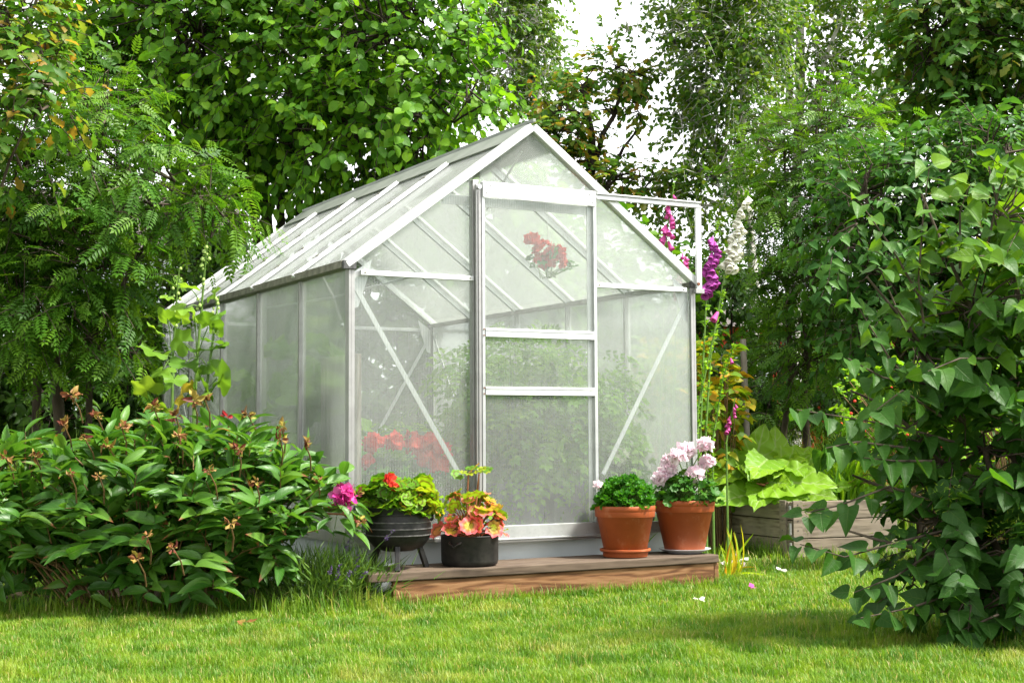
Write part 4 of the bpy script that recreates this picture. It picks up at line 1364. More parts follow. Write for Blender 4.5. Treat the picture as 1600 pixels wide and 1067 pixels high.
# ================================================================== hollyhocks by the greenhouse side
def hollyhock(label, pts, leaves, n_buds, n_low=6):
    P = [at(*q) for q in pts]
    base = np.array([P[0][0], P[0][1], 0])
    root = tag(empty('hollyhock', base), label, 'plant', 'hollyhocks along the greenhouse side')
    Q = [base] + P
    MB().tube([q - base for q in Q], list(np.linspace(.011, .003, len(Q))), 8).build('stem', M['stem_green'], root, True)
    for (px, py, Y, s, side, tint) in leaves:
        c = at(px, py, Y)
        i = int(np.argmin([np.linalg.norm(q - c) + (0 if q[2] < c[2] else .1) for q in Q]))
        f = Q[i]
        foliage(root, 'hollyhock', c[None], nrm(c - f + np.array([.02 * side, -.05, -.05]))[None], np.array([[.25 * side, -.95, .30]]) + RNG.normal(size=(1, 3)) * .2, s * 1.25, M['lf_hollyhock'], 5, tints=np.array([tint]))
        MB().tube([f - base, (f + c) / 2 - base + UP * .015, c - base], .0028, 6).build('leaf_stalk', M['stem_green'], root, True)
    for j in range(n_buds):
        t = random.uniform(.55, 1.0)
        seg = t * (len(Q) - 1); i = min(int(seg), len(Q) - 2)
        c = Q[i] + (Q[i + 1] - Q[i]) * (seg - i) + np.array([random.uniform(-.022, .022), random.uniform(-.025, .0), 0])
        s = random.uniform(.006, .011)
        MB().lathe([(.0, -s), (s * .8, -s * .6), (s, 0), (s * .7, s * .8), (.0, s * 1.3)], 8).build('bud', M['bud'], root, True, 0, Matrix.Translation(tuple(c - base)))
    return root
hollyhock('leftmost hollyhock stalk with small leaves against greenhouse back corner', [(268, 690, 7.9), (270, 560, 7.9), (276, 470, 7.9), (280, 420, 7.85)],
          [(262, 500, 7.8, .12, -1, .4), (246, 517, 7.8, .11, -1, .5), (240, 549, 7.75, .15, -1, .3), (283, 498, 7.8, .09, 1, .6), (255, 577, 7.75, .12, -1, .4), (262, 465, 7.8, .07, -1, .6), (276, 540, 7.7, .13, 1, .35), (272, 590, 7.7, .13, 1, .3), (231, 612, 7.7, .15, -1, .7), (250, 640, 7.7, .12, -1, .5), (258, 600, 7.8, .1, -1, .2)], 16)
hollyhock('tall hollyhock stalk with broad leaves before the greenhouse side panes', [(303, 640, 7.4), (308, 560, 7.4), (315, 480, 7.4), (320, 420, 7.35), (324, 378, 7.3)],
          [(297, 450, 7.3, .10, -1, .5), (288, 482, 7.3, .11, -1, .5), (333, 460, 7.3, .09, 1, .6), (304, 494, 7.25, .08, -1, .5), (325, 511, 7.3, .15, 1, .15), (291, 567, 7.25, .15, -1, .05), (325, 546, 7.25, .16, 1, .1), (340, 590, 7.2, .17, 1, .15), (305, 596, 7.2, .12, 0, .2), (286, 615, 7.15, .14, -1, .98), (310, 620, 7.1, .12, 0, .4), (322, 570, 7.3, .12, 1, .2), (288, 535, 7.35, .13, -1, .3)], 18)
hollyhock('short hollyhock stalk leaning right with buds at its tip', [(318, 640, 7.3), (330, 550, 7.3), (338, 490, 7.3), (342, 462, 7.3)],
          [(340, 491, 7.2, .08, 1, .2), (333, 534, 7.2, .11, 1, .1), (338, 600, 7.2, .12, 1, .1), (322, 610, 7.2, .12, -1, .2), (345, 540, 7.2, .08, 1, .3)], 14)

# ================================================================== lilac at the right edge
lil = tag(empty('lilac_bush', LILAC), 'dark green lilac bush with heart shaped leaves, nearest at right', 'shrub')
lb = [bl(1530, 690, 5.5, 105, 120, .35), bl(1600, 510, 5.5, 95, 120, .35), bl(1490, 460, 5.45, 55, 80, .25), bl(1560, 870, 5.4, 110, 70, .3), bl(1470, 830, 5.4, 60, 55, .2), bl(1660, 650, 5.6, 120, 230, .45), bl(1590, 330, 5.5, 40, 55, .2), bl(1480, 600, 5.45, 60, 60, .2), bl(1500, 925, 5.3, 95, 26, .2), bl(1700, 850, 5.5, 100, 110, .4)]
lb = [b + (w,) for b, w in zip(lb, (7, 6, 1.6, 5, 2.2, 6, 1.2, 2.0, 2.2, 3))]
p, d, _ = blob_points(lb, 480, 3.0)
keep = p[:, 2] > .07
p, d = p[keep], d[keep]
n = len(p)
d = nrm(d * np.array([1, 1, .7]) + UP * .3 + RNG.normal(size=(n, 3)) * .4)
Ls = .15 * RNG.uniform(.7, 1.35, n)
pos, ax, nm, mid, ends = twigs(p, d, Ls, 6, .18, .9, .45, .6, .3)
# single leafy shoots that stick out of the bush: (px, py, Y) course, leaf pairs
SHOOTS = [([(1450, 560, 5.4), (1435, 440, 5.35), (1443, 330, 5.3), (1452, 262, 5.28)], 9), ([(1440, 470, 5.38), (1395, 390, 5.3), (1345, 318, 5.25)], 7), ([(1440, 540, 5.4), (1400, 480, 5.3), (1375, 420, 5.25)], 4),
          ([(1490, 690, 5.4), (1400, 665, 5.3), (1310, 650, 5.25), (1245, 640, 5.2)], 8), ([(1440, 620, 5.4), (1390, 560, 5.3), (1335, 470, 5.25)], 6), ([(1450, 600, 5.4), (1380, 590, 5.3), (1325, 560, 5.2)], 5), ([(1480, 790, 5.35), (1390, 760, 5.25), (1310, 790, 5.2), (1262, 800, 5.15)], 7),
          ([(1470, 830, 5.3), (1390, 850, 5.2), (1320, 870, 5.15), (1250, 850, 5.15)], 7), ([(1460, 860, 5.3), (1400, 900, 5.2), (1335, 925, 5.15)], 5), ([(1480, 930, 5.2), (1420, 950, 5.15), (1345, 965, 5.1)], 6), ([(1540, 400, 5.45), (1560, 300, 5.4), (1575, 255, 5.35)], 6),
          ([(1500, 420, 5.4), (1500, 330, 5.35), (1515, 290, 5.3)], 5), ([(1560, 960, 5.15), (1500, 985, 5.1)], 4), ([(1460, 720, 5.3), (1400, 720, 5.2), (1350, 715, 5.15)], 5), ([(1470, 650, 5.3), (1410, 610, 5.2), (1370, 640, 5.15)], 4), ([(1420, 700, 5.3), (1340, 690, 5.2), (1290, 700, 5.15)], 4),
          ([(1560, 560, 5.3), (1500, 560, 5.15), (1450, 580, 5.1)], 5), ([(1590, 620, 5.3), (1540, 600, 5.1)], 4), ([(1590, 430, 5.35), (1560, 400, 5.15), (1530, 400, 5.1)], 5)]
SP, SA, SN = [], [], []
for pts_, np_ in SHOOTS:
    Pq = [at(*q) for q in pts_]
    MB().tube([q - LILAC for q in Pq], list(np.linspace(.0055, .0018, len(Pq))), 6).build('shoot', M['bark'], lil, True)
    for j_ in range(np_ + 1):
        x = (j_ + .4) / (np_ + .4) * (len(Pq) - 1); i_ = min(int(x), len(Pq) - 2)
        c = Pq[i_] + (Pq[i_ + 1] - Pq[i_]) * (x - i_); tn = nrm(Pq[i_ + 1] - Pq[i_])
        sd_ = nrm(np.cross(tn, UP + np.array([.3, -.5, 0]) * (j_ % 2)))
        for q in (-1, 1):
            a_ = nrm(tn * .35 + sd_ * q * .9 - UP * random.uniform(.25, .8) + RNG.normal(size=3) * .2 + np.array([0, -.25, 0]))
            SP.append(c + a_ * .022); SA.append(a_); SN.append(UP * .6 + np.array([.1, -.7, 0]) + RNG.normal(size=3) * .3)
pos, ax, nm = np.concatenate([np.array(SP), pos]), np.concatenate([np.array(SA), ax]), np.concatenate([np.array(SN), nm])
# tint rises with height: backlit top and shaded foot put into leaf colour
tl_ = np.clip(.30 + .50 * (pos[:, 2] - .9) + RNG.normal(size=len(pos)) * .15, 0, .999)
foliage(lil, 'lilac', pos, ax, nm,   .086 * np.clip(RNG.normal(.92, .2, len(pos)), .45, 1.3), M['lf_lilac'], 300, 'leaf', 'leaves', tints=tl_)
stems_ = [((2.05, 5.6, 0), (1.95, 5.55, .6), (1.75, 5.45, 1.25), (1.55, 5.4, 1.7)), ((2.1, 5.6, 0), (2.05, 5.6, .7), (1.95, 5.55, 1.4), (1.85, 5.5, 1.8)), ((2.0, 5.55, 0), (1.7, 5.45, .35), (1.45, 5.35, .55), (1.25, 5.3, .62)),
          ((2.0, 5.5, 0), (1.75, 5.4, .25), (1.5, 5.3, .35), (1.22, 5.25, .42)), ((2.0, 5.55, .0), (1.75, 5.45, .55), (1.5, 5.4, .80), (1.25, 5.3, .93)), ((2.0, 5.55, 0), (1.8, 5.5, .7), (1.55, 5.4, 1.1), (1.32, 5.3, 1.35)), ((2.1, 5.6, 0), (2.2, 5.6, .8), (2.25, 5.6, 1.6)), ((2.0, 5.5, 0), (1.7, 5.3, .12), (1.45, 5.22, .12))]
JP = []
for s_ in stems_:
    P = [np.array(q) for q in s_]
    Q = []
    for a, b in zip(P, P[1:]):
        for t in (0, .5): Q.append(a + (b - a) * t + RNG.normal(size=3) * .012)
    Q.append(P[-1])
    MB().tube([q - LILAC for q in Q], list(np.linspace(.016, .004, len(Q))), 7).build('branch', M['bark'], lil, True)
    JP += Q
JP = np.array(JP)
near = np.array([JP[np.argmin(np.sum((JP - q) ** 2, axis=1))] for q in p])
m2 = (near + p) / 2 + RNG.normal(size=p.shape) * .02
Vs, Fs, b0 = [], [], 0
for A, B, ra, rb in ((near, m2, .0045, .0038), (m2, p, .0038, .003), (p, mid, .003, .0024), (mid, ends, .0024, .0012)):
    V, Fq = seg_tubes(A - LILAC, B - LILAC, ra, rb, 4); Vs.append(V); Fs.append(Fq[0] + b0); b0 += len(V)
o = link('twigs', np_mesh('twigs', np.concatenate(Vs), Fs), lil, M['bark']); o['kind'] = 'stuff'
# green seed clusters
for (px, py, Y) in ((1395, 628, 5.2), (1425, 625, 5.2), (1265, 800, 5.15), (1560, 830, 5.1), (1480, 770, 5.15), (1590, 815, 5.1), (1400, 850, 5.15)):
    c = at(px, py, Y); m = 46
    q = c + RNG.normal(size=(m, 3)) * np.array([.035, .025, .03])
    o = foliage(lil, 'needle', q, rand_dirs(m) + UP * .4, rand_dirs(m), .022, M['lf_raspberry'], 0, rest='seed_cluster', tints=RNG.uniform(0, .5, m))

# ================================================================== raised bed, rhubarb
bed = tag(empty('raised_bed', BED_C, math.atan2(BED_A[1], BED_A[0])), 'grey wooden raised bed with a hinged corner and plank sides', 'raised bed')
BH, NBd = .352, 3
for i in range(NBd):
    z0 = i * BH / NBd + .003; z1 = (i + 1) * BH / NBd - .003; h = (z1 - z0) / 2; zc = (z0 + z1) / 2
    MB().box(-.395, .395, -.011, .011, -h, h).build('plank', M['bed_wood'], bed, False, .003, Matrix.Translation((.405, .011, zc)))
    MB().box(-.395, .395, -.011, .011, -h, h).build('plank', M['bed_wood'], bed, False, .003, Matrix.Translation((.405, 1.189, zc)))
    for x in (.0115, .8):
        MB().box(-.58, .58, -.011, .011, -h, h).build('plank', M['bed_wood'], bed, False, .003, Matrix.Translation((x, .605, zc)) @ Matrix.Rotation(math.pi / 2, 4, 'Z'))
MB().box(-.032, .032, -.006, .006, -BH / 2, BH / 2).build('corner_strip', M['bed_wood'], bed, False, .002, Matrix.Translation((.046, -.0085, BH / 2 + .004)))
MB().box(-.034, .034, -.006, .006, -BH / 2, BH / 2).build('corner_strip', M['bed_wood'], bed, False, .002, Matrix.Translation((-.007, .072, BH / 2 + .004)) @ Matrix.Rotation(math.pi / 2, 4, 'Z'))
for z in (.06, .18, .29):
    MB().tube([(-.004, -.003, z - .035), (-.004, -.003, z + .035)], .008, 8).build('hinge', M['hinge'], bed, True)
for z in (.05, .11, .17, .23, .29, .33):
    MB().tube([(.046, -.0165, z), (.046, -.0148, z)], .0045, 8).build('nail', M['dark_plastic'], bed)
    MB().tube([(-.0145, .072, z), (-.0133, .072, z)], .0045, 8).build('nail', M['dark_plastic'], bed)
MB().box(.025, .787, .024, 1.176, .02, BH - .06).build('soil', M['soil'], bed)

rb = BED_C + BED_A * .25 + BED_B * .45 + UP * (BH - .06)
rhu = tag(empty('rhubarb', rb), 'big crinkled yellow green rhubarb leaves spilling over the raised bed', 'plant')
for (px, py, Y, s, axx, nmm, ti) in ((1150, 738, 9.6, .46, (-.55, -.2, .55), (-.3, -.8, .5), .3), (1182, 715, 9.8, .44, (.25, -.1, .9), (.05, -.9, .35), .6), (1248, 752, 9.2, .46, (.75, -.4, .05), (.1, -.7, .75), .5), (1215, 733, 9.5, .36, (.25, -.5, .4), (0, -.6, .8), .9), (1158, 772, 9.25, .36, (-.65, -.4, .0), (-.1, -.8, .6), .2),
                                     (1192, 768, 9.2, .32, (-.25, -.6, -.05), (0, -.8, .5), .4), (1255, 718, 9.8, .40, (.8, .1, .35), (.1, -.7, .7), .7), (1128, 712, 9.9, .40, (-.6, .2, .6), (-.2, -.8, .5), .6), (1282, 742, 9.6, .34, (.85, -.2, .05), (.2, -.7, .7), .3), (1212, 704, 9.9, .34, (.1, .1, .9), (0, -.95, .2), .8), (1230, 772, 9.15, .28, (.5, -.5, .0), (.1, -.8, .5), .1),
                                     (1172, 748, 9.45, .34, (-.15, -.5, .4), (0, -.8, .6), .75), (1140, 752, 9.5, .32, (-.8, -.2, .1), (-.1, -.8, .6), .45), (1235, 735, 9.5, .32, (.5, -.4, .5), (.1, -.8, .5), .55), (1205, 752, 9.3, .30, (.1, -.6, .2), (0, -.8, .6), .95), (1270, 770, 9.3, .30, (.8, -.4, -.05), (.1, -.7, .7), .65)):
    c = at(px, py, Y)
    ax = nrm(np.array(axx)); c0 = c - ax * s * .45
    foliage(rhu, 'rhubarb', c0[None], ax[None], np.array([nmm]) + RNG.normal(size=(1, 3)) * .1, s, M['lf_rhubarb'], 3, tints=np.array([ti]))
    MB().tube([np.array([RNG.normal() * .05, RNG.normal() * .05, 0]), (c0 - rb) * .6 + UP * .05, c0 - rb], [.014, .012, .008], 8).build('leaf_stalk', M['stem_red'], rhu, True)


for k_ in range(16):
    q = at(random.uniform(1130, 1300), random.uniform(712, 775), random.uniform(9.25, 9.9))
    ax = nrm(np.array([(q[0] - rb[0]) * 1.4, -.45, random.uniform(-.15, .35)]))
    foliage(rhu, 'rhubarb', (q - ax * .12)[None], ax[None], np.array([[random.uniform(-.2, .2), -.65, .75]]), random.uniform(.24, .34), M['lf_rhubarb'], 3)


def strap_plant(name, label, cat, base, n, L, mat, lean=.5, tints=None, rest=None, width=1., n_obj=60):
    root = tag(empty(name, base), label, cat)
    a = RNG.uniform(0, 2 * math.pi, n)
    d = np.stack([np.cos(a), np.sin(a), np.zeros(n)], 1)
    ln = lean * RNG.uniform(.3, 1.3, n)
    ax = nrm(UP + d * ln[:, None]); nm = nrm(UP * .6 * ln[:, None] - d + RNG.normal(size=(n, 3)) * .1)
    pos = base + d * .015 + RNG.normal(size=(n, 3)) * np.array([.02, .02, 0]) * width
    foliage(root, 'strap', pos, ax, -nm * np.array([1, 1, -1]), L * RNG.uniform(.6, 1.15, n), M[mat], n_obj, 'leaf', rest or 'leaves', tints=tints)
    return root
ch = BED_C + BED_A * .62 + BED_B * .35 + UP * (BH - .06)
strap_plant('chive_tuft', 'upright bright green grassy tuft growing in the raised bed', 'plant', ch, 130, .30, 'lf_currant', .30, width=3.5, n_obj=110)
dl = gw(2.12, -.02)
strap_plant('daylily', 'yellowing arching strap leaves behind the right terracotta pot', 'plant', dl + np.array([.05, .05, 0]), 26, .20, 'lf_strap', 1.4)
strap_plant('low_leafy_weed', 'small green weed growing at the foundation between the clay pots', 'plant', gw(1.56, -.005, .0), 16, .26, 'lf_currant', .5)

# ================================================================== foxgloves
BELL = MB().lathe([(.0, .0), (.006, -.004), (.009, -.018), (.0125, -.034), (.015, -.044), (.0175, -.050), (.0145, -.047), (.010, -.030)], 10).mesh('bell', True)


def foxglove(label, pts, z_bells, mat, n_bells, pods=26, s=1., bell_name='bell_flower'):
    """pts: stem course (px,py,Y) bottom to top; z_bells: part of the stem (0..1) that carries open bells"""
    P = [at(*q) for q in pts]
    base = np.array([P[0][0], P[0][1], 0.])
    Q = [base] + P
    root = tag(empty('foxglove', base), label, 'flower', 'foxgloves right of the greenhouse')
    MB().tube([q - base for q in Q], list(np.linspace(.008, .002, len(Q))), 7).build('stem', M['stem_green'], root, True)
    cum = np.concatenate([[0], np.cumsum([np.linalg.norm(b - a) for a, b in zip(Q, Q[1:])])])
    def along_(t):
        x = t * cum[-1]; i = min(int(np.searchsorted(cum, x, 'right') - 1), len(Q) - 2)
        return Q[i] + (Q[i + 1] - Q[i]) * ((x - cum[i]) / (cum[i + 1] - cum[i]))
    me = BELL.copy(); me.materials.clear(); me.materials.append(M[mat])
    for k in range(n_bells):
        t = z_bells[0] + (z_bells[1] - z_bells[0]) * (k + .5) / n_bells
        c = along_(t); az = -math.pi / 2 + random.uniform(-1.5, 1.5)
        d = np.array([math.cos(az), math.sin(az), 0])
        taper = 1.15 - .5 * (k / n_bells)
        mt = Matrix.Translation(tuple(c + d * .009 - base)) @ Matrix.Rotation(az, 4, 'Z') @ Matrix.Rotation(-.55 + random.uniform(-.2, .2), 4, 'Y') @ Matrix.Scale(s * taper * 1.05, 4)
        link(bell_name, me, root, None, mt)
    # green pods below the bells, buds above
    n = pods
    t = np.concatenate([RNG.uniform(.35, z_bells[0], n), RNG.uniform(z_bells[1], 1., n // 2)])
    c = np.array([along_(x) for x in t]); d = nrm(RNG.normal(size=c.shape) * np.array([1, 1, .3]))
    foliage(root, 'oval', c, nrm(d + UP * .3), rand_dirs(len(c)), .034 * RNG.uniform(.7, 1.1, len(c)) * np.where(t > z_bells[1], .55, 1.), M['lf_currant'], 0, rest='seed_pods')
    return root
foxglove('purple foxglove spike with dense bells right of the greenhouse corner', [(1094, 690, 8.3), (1099, 560, 8.3), (1104, 460, 8.3), (1113, 400, 8.3), (1121, 345, 8.3)], (.80, .955), 'pt_fox', 40, 60, 1.25)
foxglove('white foxglove spike, the tallest, leaning right', [(1102, 690, 8.45), (1110, 560, 8.45), (1130, 440, 8.45), (1150, 370, 8.45), (1167, 300, 8.45)], (.80, .99), 'pt_foxwhite', 54, 70, 1.2)
foxglove('tall pink foxglove with few bells showing above the greenhouse roof', [(1030, 690, 8.75), (1035, 520, 8.75), (1038, 420, 8.75), (1045, 340, 8.75), (1055, 280, 8.75)], (.83, .96), 'pt_foxpink', 20, 30, 1.)
foxglove('shorter pink foxglove tip just above the greenhouse roof edge', [(1050, 690, 8.6), (1055, 540, 8.6), (1060, 460, 8.6), (1068, 390, 8.6)], (.86, .99), 'pt_foxpink', 16, 20, 1.)
foxglove('foxglove gone to seed with one pale bell by the post', [(1090, 640, 8.2), (1105, 570, 8.2), (1118, 510, 8.2), (1133, 452, 8.2)], (.905, .93), 'pt_foxpink', 1, 90, 1.1)
foxglove('green seeding foxglove stalk in front of the raspberry leaves', [(1113, 690, 8.6), (1122, 640, 8.6), (1130, 590, 8.6), (1147, 538, 8.6)], (.93, .94), 'pt_foxpink', 1, 110, .6)
foxglove('small fading foxglove with magenta bells low by the post', [(1135, 690, 9.0), (1140, 660, 9.0), (1149, 622, 9.0)], (.80, .97), 'pt_foxpink', 9, 8, .75)

# ================================================================== raspberry row with posts and lines
for lab, (px, Y, ty) in (('weathered grey post holding white lines beside the raspberries', (1161, 10.0, 530)), ('grey post behind the greenhouse holding the lines far end', (905, 11.6, 560))):
    top = at(px, ty, Y)
    f = np.array([top[0], top[1], 0])
    r_ = tag(empty('wooden_post', f), lab, 'post')
    MB().tube([(.03, 0, -.05), (.015, 0, top[2] * .5), (0, 0, top[2])], [.026, .024, .022], 9).build('pole', M['post_wood'], r_, True)
pa, pb_ = at(1160, 545, 9.97), at(905, 640, 11.57)
for nm_, dz, lab in (('upper', 0, 'upper white line strung between the garden posts'), ('lower', -.45, 'lower white line strung between the garden posts')):
    a, b = pa + UP * dz, pb_ + UP * (dz * .8)
    r_ = tag(empty('garden_line', a), lab, 'line')
    MB().tube([(q - a) for q in curve(a, b, 9, -.02)], .004, 5).build('cord', M['wire'], r_, True)
rs = at(1125, 690, 9.6); rs[2] = 0
ras = tag(empty('raspberry_bush', rs), 'raspberry canes with yellow and orange tinged leaves by the post', 'shrub')
bush_leaves(ras, rs, [bl(1120, 640, 9.6, 38, 95, .22), bl(1135, 600, 9.7, 25, 55, .2), bl(1090, 620, 9.8, 50, 80, .3), bl(1050, 620, 10.2, 60, 90, .3)], 190, 6, 'raspberry', 'lf_raspberry', .085, 220, 3., 'stem_brown', .13)

cu = np.array([3.0, 8.3, 0.])
cur = tag(empty('currant_bush', cu), 'bright green currant bush with red berries behind the lilac', 'shrub')
bush_leaves(cur, cu, [bl(1370, 640, 8.2, 80, 60, .3), bl(1470, 650, 8.3, 110, 90, .4), bl(1580, 690, 8.4, 110, 120, .4), bl(1430, 720, 8.2, 90, 60, .3)], 420, 6, 'currant', 'lf_currant', .062, 300, 3., 'stem_brown', .12)
for i in range(26):
    c = at(random.uniform(1310, 1440), random.uniform(598, 700), 7.92)
    MB().lathe([(.0, -.009), (.007, -.006), (.0095, 0), (.007, .006), (.0, .009)], 10).build('berry', M['berry'], cur, True, 0, Matrix.Translation(tuple(c - cu)))

# ================================================================== trees and tall shrubs
TG = 'trees behind the greenhouse'
hb = at(440, 640, 11.6); hb[2] = 0
def b3(px, py, Y, rpx, rpy, ry, w=None): return bl(px, py, Y, rpx, rpy, ry) + ((w,) if w else ())
hz = [b3(430, 110, 11.0, 150, 130, .8), b3(600, 60, 10.6, 150, 130, .8), b3(640, 190, 10.4, 110, 75, .6), b3(540, 220, 10.7, 150, 90, .7), b3(280, 60, 11.2, 150, 130, .8), b3(705, 130, 10.2, 66, 66, .5), b3(500, -120, 11.2, 260, 120, 1.2), b3(340, 230, 11.4, 130, 110, .6), b3(745, 165, 10.0, 42, 24, .2), b3(730, 50, 10.6, 34, 50, .4), b3(150, 60, 11.4, 100, 140, .7), b3(430, 300, 11.4, 120, 40, .4, .06), b3(640, 330, 11.2, 90, 60, .5, .25), b3(760, 330, 11.6, 90, 70, .5, .28), b3(820, 400, 12., 80, 70, .5, .25)]
def hst(px0, px1, py1, Y=11.6):
    a = at(px0, 640, Y); a[2] = 0
    return (a, at((px0 * 2 + px1) / 3, 420, Y - .1), at(px1, py1, Y - .3)), .055, .02
tree('hazel_tree', 'many stemmed hazel with large round bright leaves behind the greenhouse', 'tree', hb, [hst(430, 410, 100), hst(445, 440, 60), hst(460, 480, 80), hst(470, 560, 120), hst(452, 330, 110), hst(480, 640, 180), hst(425, 380, 200)],
     hz, 'hazel', 'lf_hazel', .078, 3300, 7, .36, .25, .8, .45, .75, 2.6, 'bark_dark', 300, TG, .02, up=.15)

rwb = at(95, 720, 8.9); rwb[2] = 0
rw = [b3(140, 250, 8.5, 115, 90, .5), b3(245, 290, 8.5, 85, 55, .4), b3(325, 325, 8.6, 48, 24, .2, .02), b3(115, 370, 8.4, 115, 85, .45), b3(50, 470, 8.4, 90, 80, .45), b3(165, 440, 8.4, 70, 70, .4), b3(150, 170, 8.7, 70, 55, .35), b3(20, 330, 8.5, 80, 110, .45), b3(-60, 350, 8.6, 80, 200, .45), b3(160, 530, 8.6, 70, 40, .35)]
a = rwb
tree('rowan_tree', 'rowan with feathery pinnate leaves left of the greenhouse', 'tree', rwb, [((a, at(85, 560, 8.8), at(110, 380, 8.6), at(170, 180, 8.5)), .045, .012), ((a + np.array([-.12, .1, 0]), at(60, 500, 8.9), at(40, 300, 8.7)), .035, .012), ((a + np.array([.08, 0, 0]), at(140, 540, 8.7), at(260, 340, 8.4)), .03, .008)],
     rw, 'rowan', 'lf_rowan', .172, 760, 5, .27, .25, .7, .35, .6, 2.6, 'bark', 300, TG, .02, leafname='leaf', up=.2)
for i in range(14):
    pass
ob = at(-60, 700, 7.9); ob[2] = 0
tree('oak_sapling', 'oak with orange tinged new leaves at the left edge', 'tree', ob, [((ob, at(-50, 400, 7.8), at(-10, 120, 7.6)), .04, .010), ((at(-50, 400, 7.8), at(0, 300, 7.6), at(50, 160, 7.5)), .012, .005)],
     [b3(20, 60, 7.5, 70, 90, .35), b3(70, 140, 7.4, 50, 60, .25), b3(10, 220, 7.5, 60, 80, .3), b3(-60, 120, 7.7, 80, 160, .4), b3(50, 20, 7.6, 60, 50, .3)], 'oak', 'lf_oak_pale', .085, 300, 6, .22, .2, .8, .2, .5, 2.6, 'bark', 200, TG, .02, tint=lambda P, w: RNG.uniform(0, 1, len(P)) ** 1.5)

ok = at(935, 640, 15.0); ok[2] = 0
tree('oak_tree', 'thin oak with rusty tinged leaves above the greenhouse ridge', 'tree', ok, [((ok, at(938, 430, 15), at(922, 270, 15), at(925, 210, 15), at(908, 140, 15)), .09, .02), ((at(922, 270, 15), at(960, 180, 15), at(975, 110, 15)), .035, .012), ((at(925, 300, 15), at(880, 235, 14.9), at(840, 205, 14.8)), .035, .012), ((at(930, 330, 15), at(965, 250, 15.1), at(1000, 190, 15.2)), .03, .01)],
     [b3(940, 105, 15, 36, 26, .3), b3(985, 120, 15, 42, 28, .4), b3(905, 130, 15, 36, 24, .3), b3(870, 160, 14.8, 42, 30, .3), b3(865, 215, 14.8, 50, 30, .4), b3(900, 225, 15, 46, 24, .3), b3(940, 165, 15, 26, 18, .3), b3(1000, 160, 15.2, 32, 26, .3), b3(965, 240, 15, 26, 12, .2), b3(915, 262, 14.9, 50, 26, .4), b3(1010, 285, 15, 46, 18, .4), b3(960, 285, 14.6, 50, 20, .4), b3(880, 190, 14.8, 50, 20, .4)], 'oak', 'lf_oak_pale', .105, 340, 6, .18, .2, .8, .2, .4, 2.2, 'bark_dark', 300, TG, .03)

BG = 'birches at the back'
bb = at(850, 640, 18.); bb[2] = 0
tree('birch_tree', 'distant birch with small hanging leaves above the hazel', 'tree', bb, [((bb, at(852, 300, 18), at(830, 60, 18), at(820, -150, 18)), .11, .03)],
     [b3(825, 40, 18, 42, 65, .7), b3(848, 90, 18, 30, 45, .5), b3(790, 110, 18, 50, 70, .6), b3(830, -80, 18, 60, 80, .8), b3(830, 140, 18, 30, 30, .4), b3(780, 20, 18, 50, 70, .6)], 'birch', 'lf_birch', .072, 900, 9, .32, .4, .8, .45, .5, 2.2, 'bark_birch', 0, BG, .03, up=-.1, jit=.9)
b2 = at(1176, 660, 15.); b2[2] = 0
tree('birch_tree', 'white barked birch with hanging leaf curtains right of the gap', 'tree', b2, [((b2, at(1177, 530, 15), at(1174, 400, 15), at(1160, 180, 15), at(1150, -120, 15)), .075, .025), ((at(1170, 330, 15), at(1100, 190, 15), at(1050, 60, 15)), .03, .01)],
     [b3(1092, 80, 15, 46, 90, .6), b3(1070, 210, 15, 32, 70, .5), b3(1140, 160, 15, 65, 100, .7), b3(1050, 310, 15, 42, 45, .5), b3(1110, 300, 14.8, 55, 60, .5), b3(1110, -40, 15, 90, 70, .8), b3(1180, 30, 15, 65, 90, .7), b3(1130, 410, 15, 50, 45, .4), b3(965, 40, 15.2, 32, 8, .3, .005), b3(1045, 30, 15, 20, 36, .4)], 'birch', 'lf_birch', .068, 1300, 9, .32, .4, .8, .45, .5, 2.3, 'bark_birch', 0, BG, .03, up=-.1, jit=.9)
b4 = at(1238, 680, 16.5); b4[2] = 0
tree('birch_tree', 'grey trunked birch behind the right rowan, its top out of view', 'tree', b4, [((b4, at(1240, 530, 16.5), at(1246, 250, 16.5), at(1250, -150, 16.5)), .10, .04), ((at(1246, 250, 16.5), at(1290, 90, 16.4), at(1340, -60, 16.3)), .04, .015), ((at(1245, 200, 16.5), at(1220, 60, 16.4), at(1180, -60, 16.3)), .04, .015)],
     [b3(1260, 70, 16.5, 70, 90, .7), b3(1350, 90, 16.5, 60, 90, .7), b3(1330, 200, 16.3, 60, 60, .6), b3(1240, 190, 16.5, 50, 60, .6), b3(1300, -60, 16.5, 140, 70, .9), b3(1400, 30, 16.3, 40, 60, .5), b3(1385, 180, 16.2, 36, 50, .4), b3(1190, 290, 16.6, 45, 60, .5)], 'birch', 'lf_birch', .070, 1050, 9, .32, .4, .8, .45, .5, 2.3, 'bark_birch', 0, BG, .03, up=-.1, jit=.9)
r2 = at(1265, 700, 11.2); r2[2] = 0
tree('rowan_tree', 'young rowan with pinnate leaves right of the foxgloves', 'tree', r2, [((r2, at(1268, 500, 11.2), at(1275, 300, 11.1), at(1285, 140, 11)), .035, .008), ((r2 + np.array([-.1, .1, 0]), at(1230, 450, 11.2), at(1225, 230, 11.1)), .03, .008)],
     [b3(1285, 220, 11, 70, 80, .4), b3(1250, 330, 11, 80, 70, .45), b3(1215, 250, 11.1, 40, 60, .3), b3(1320, 330, 10.9, 60, 70, .4), b3(1235, 420, 11, 40, 50, .35), b3(1290, 440, 10.8, 80, 70, .45), b3(1270, 540, 11, 80, 60, .45), b3(1300, 155, 11, 26, 30, .2)], 'rowan', 'lf_rowan', .165, 520, 5, .36, .25, .7, .3, .45, 2.4, 'bark', 300, TG, .02, up=.2)
el = at(1440, 700, 10.); el[2] = 0
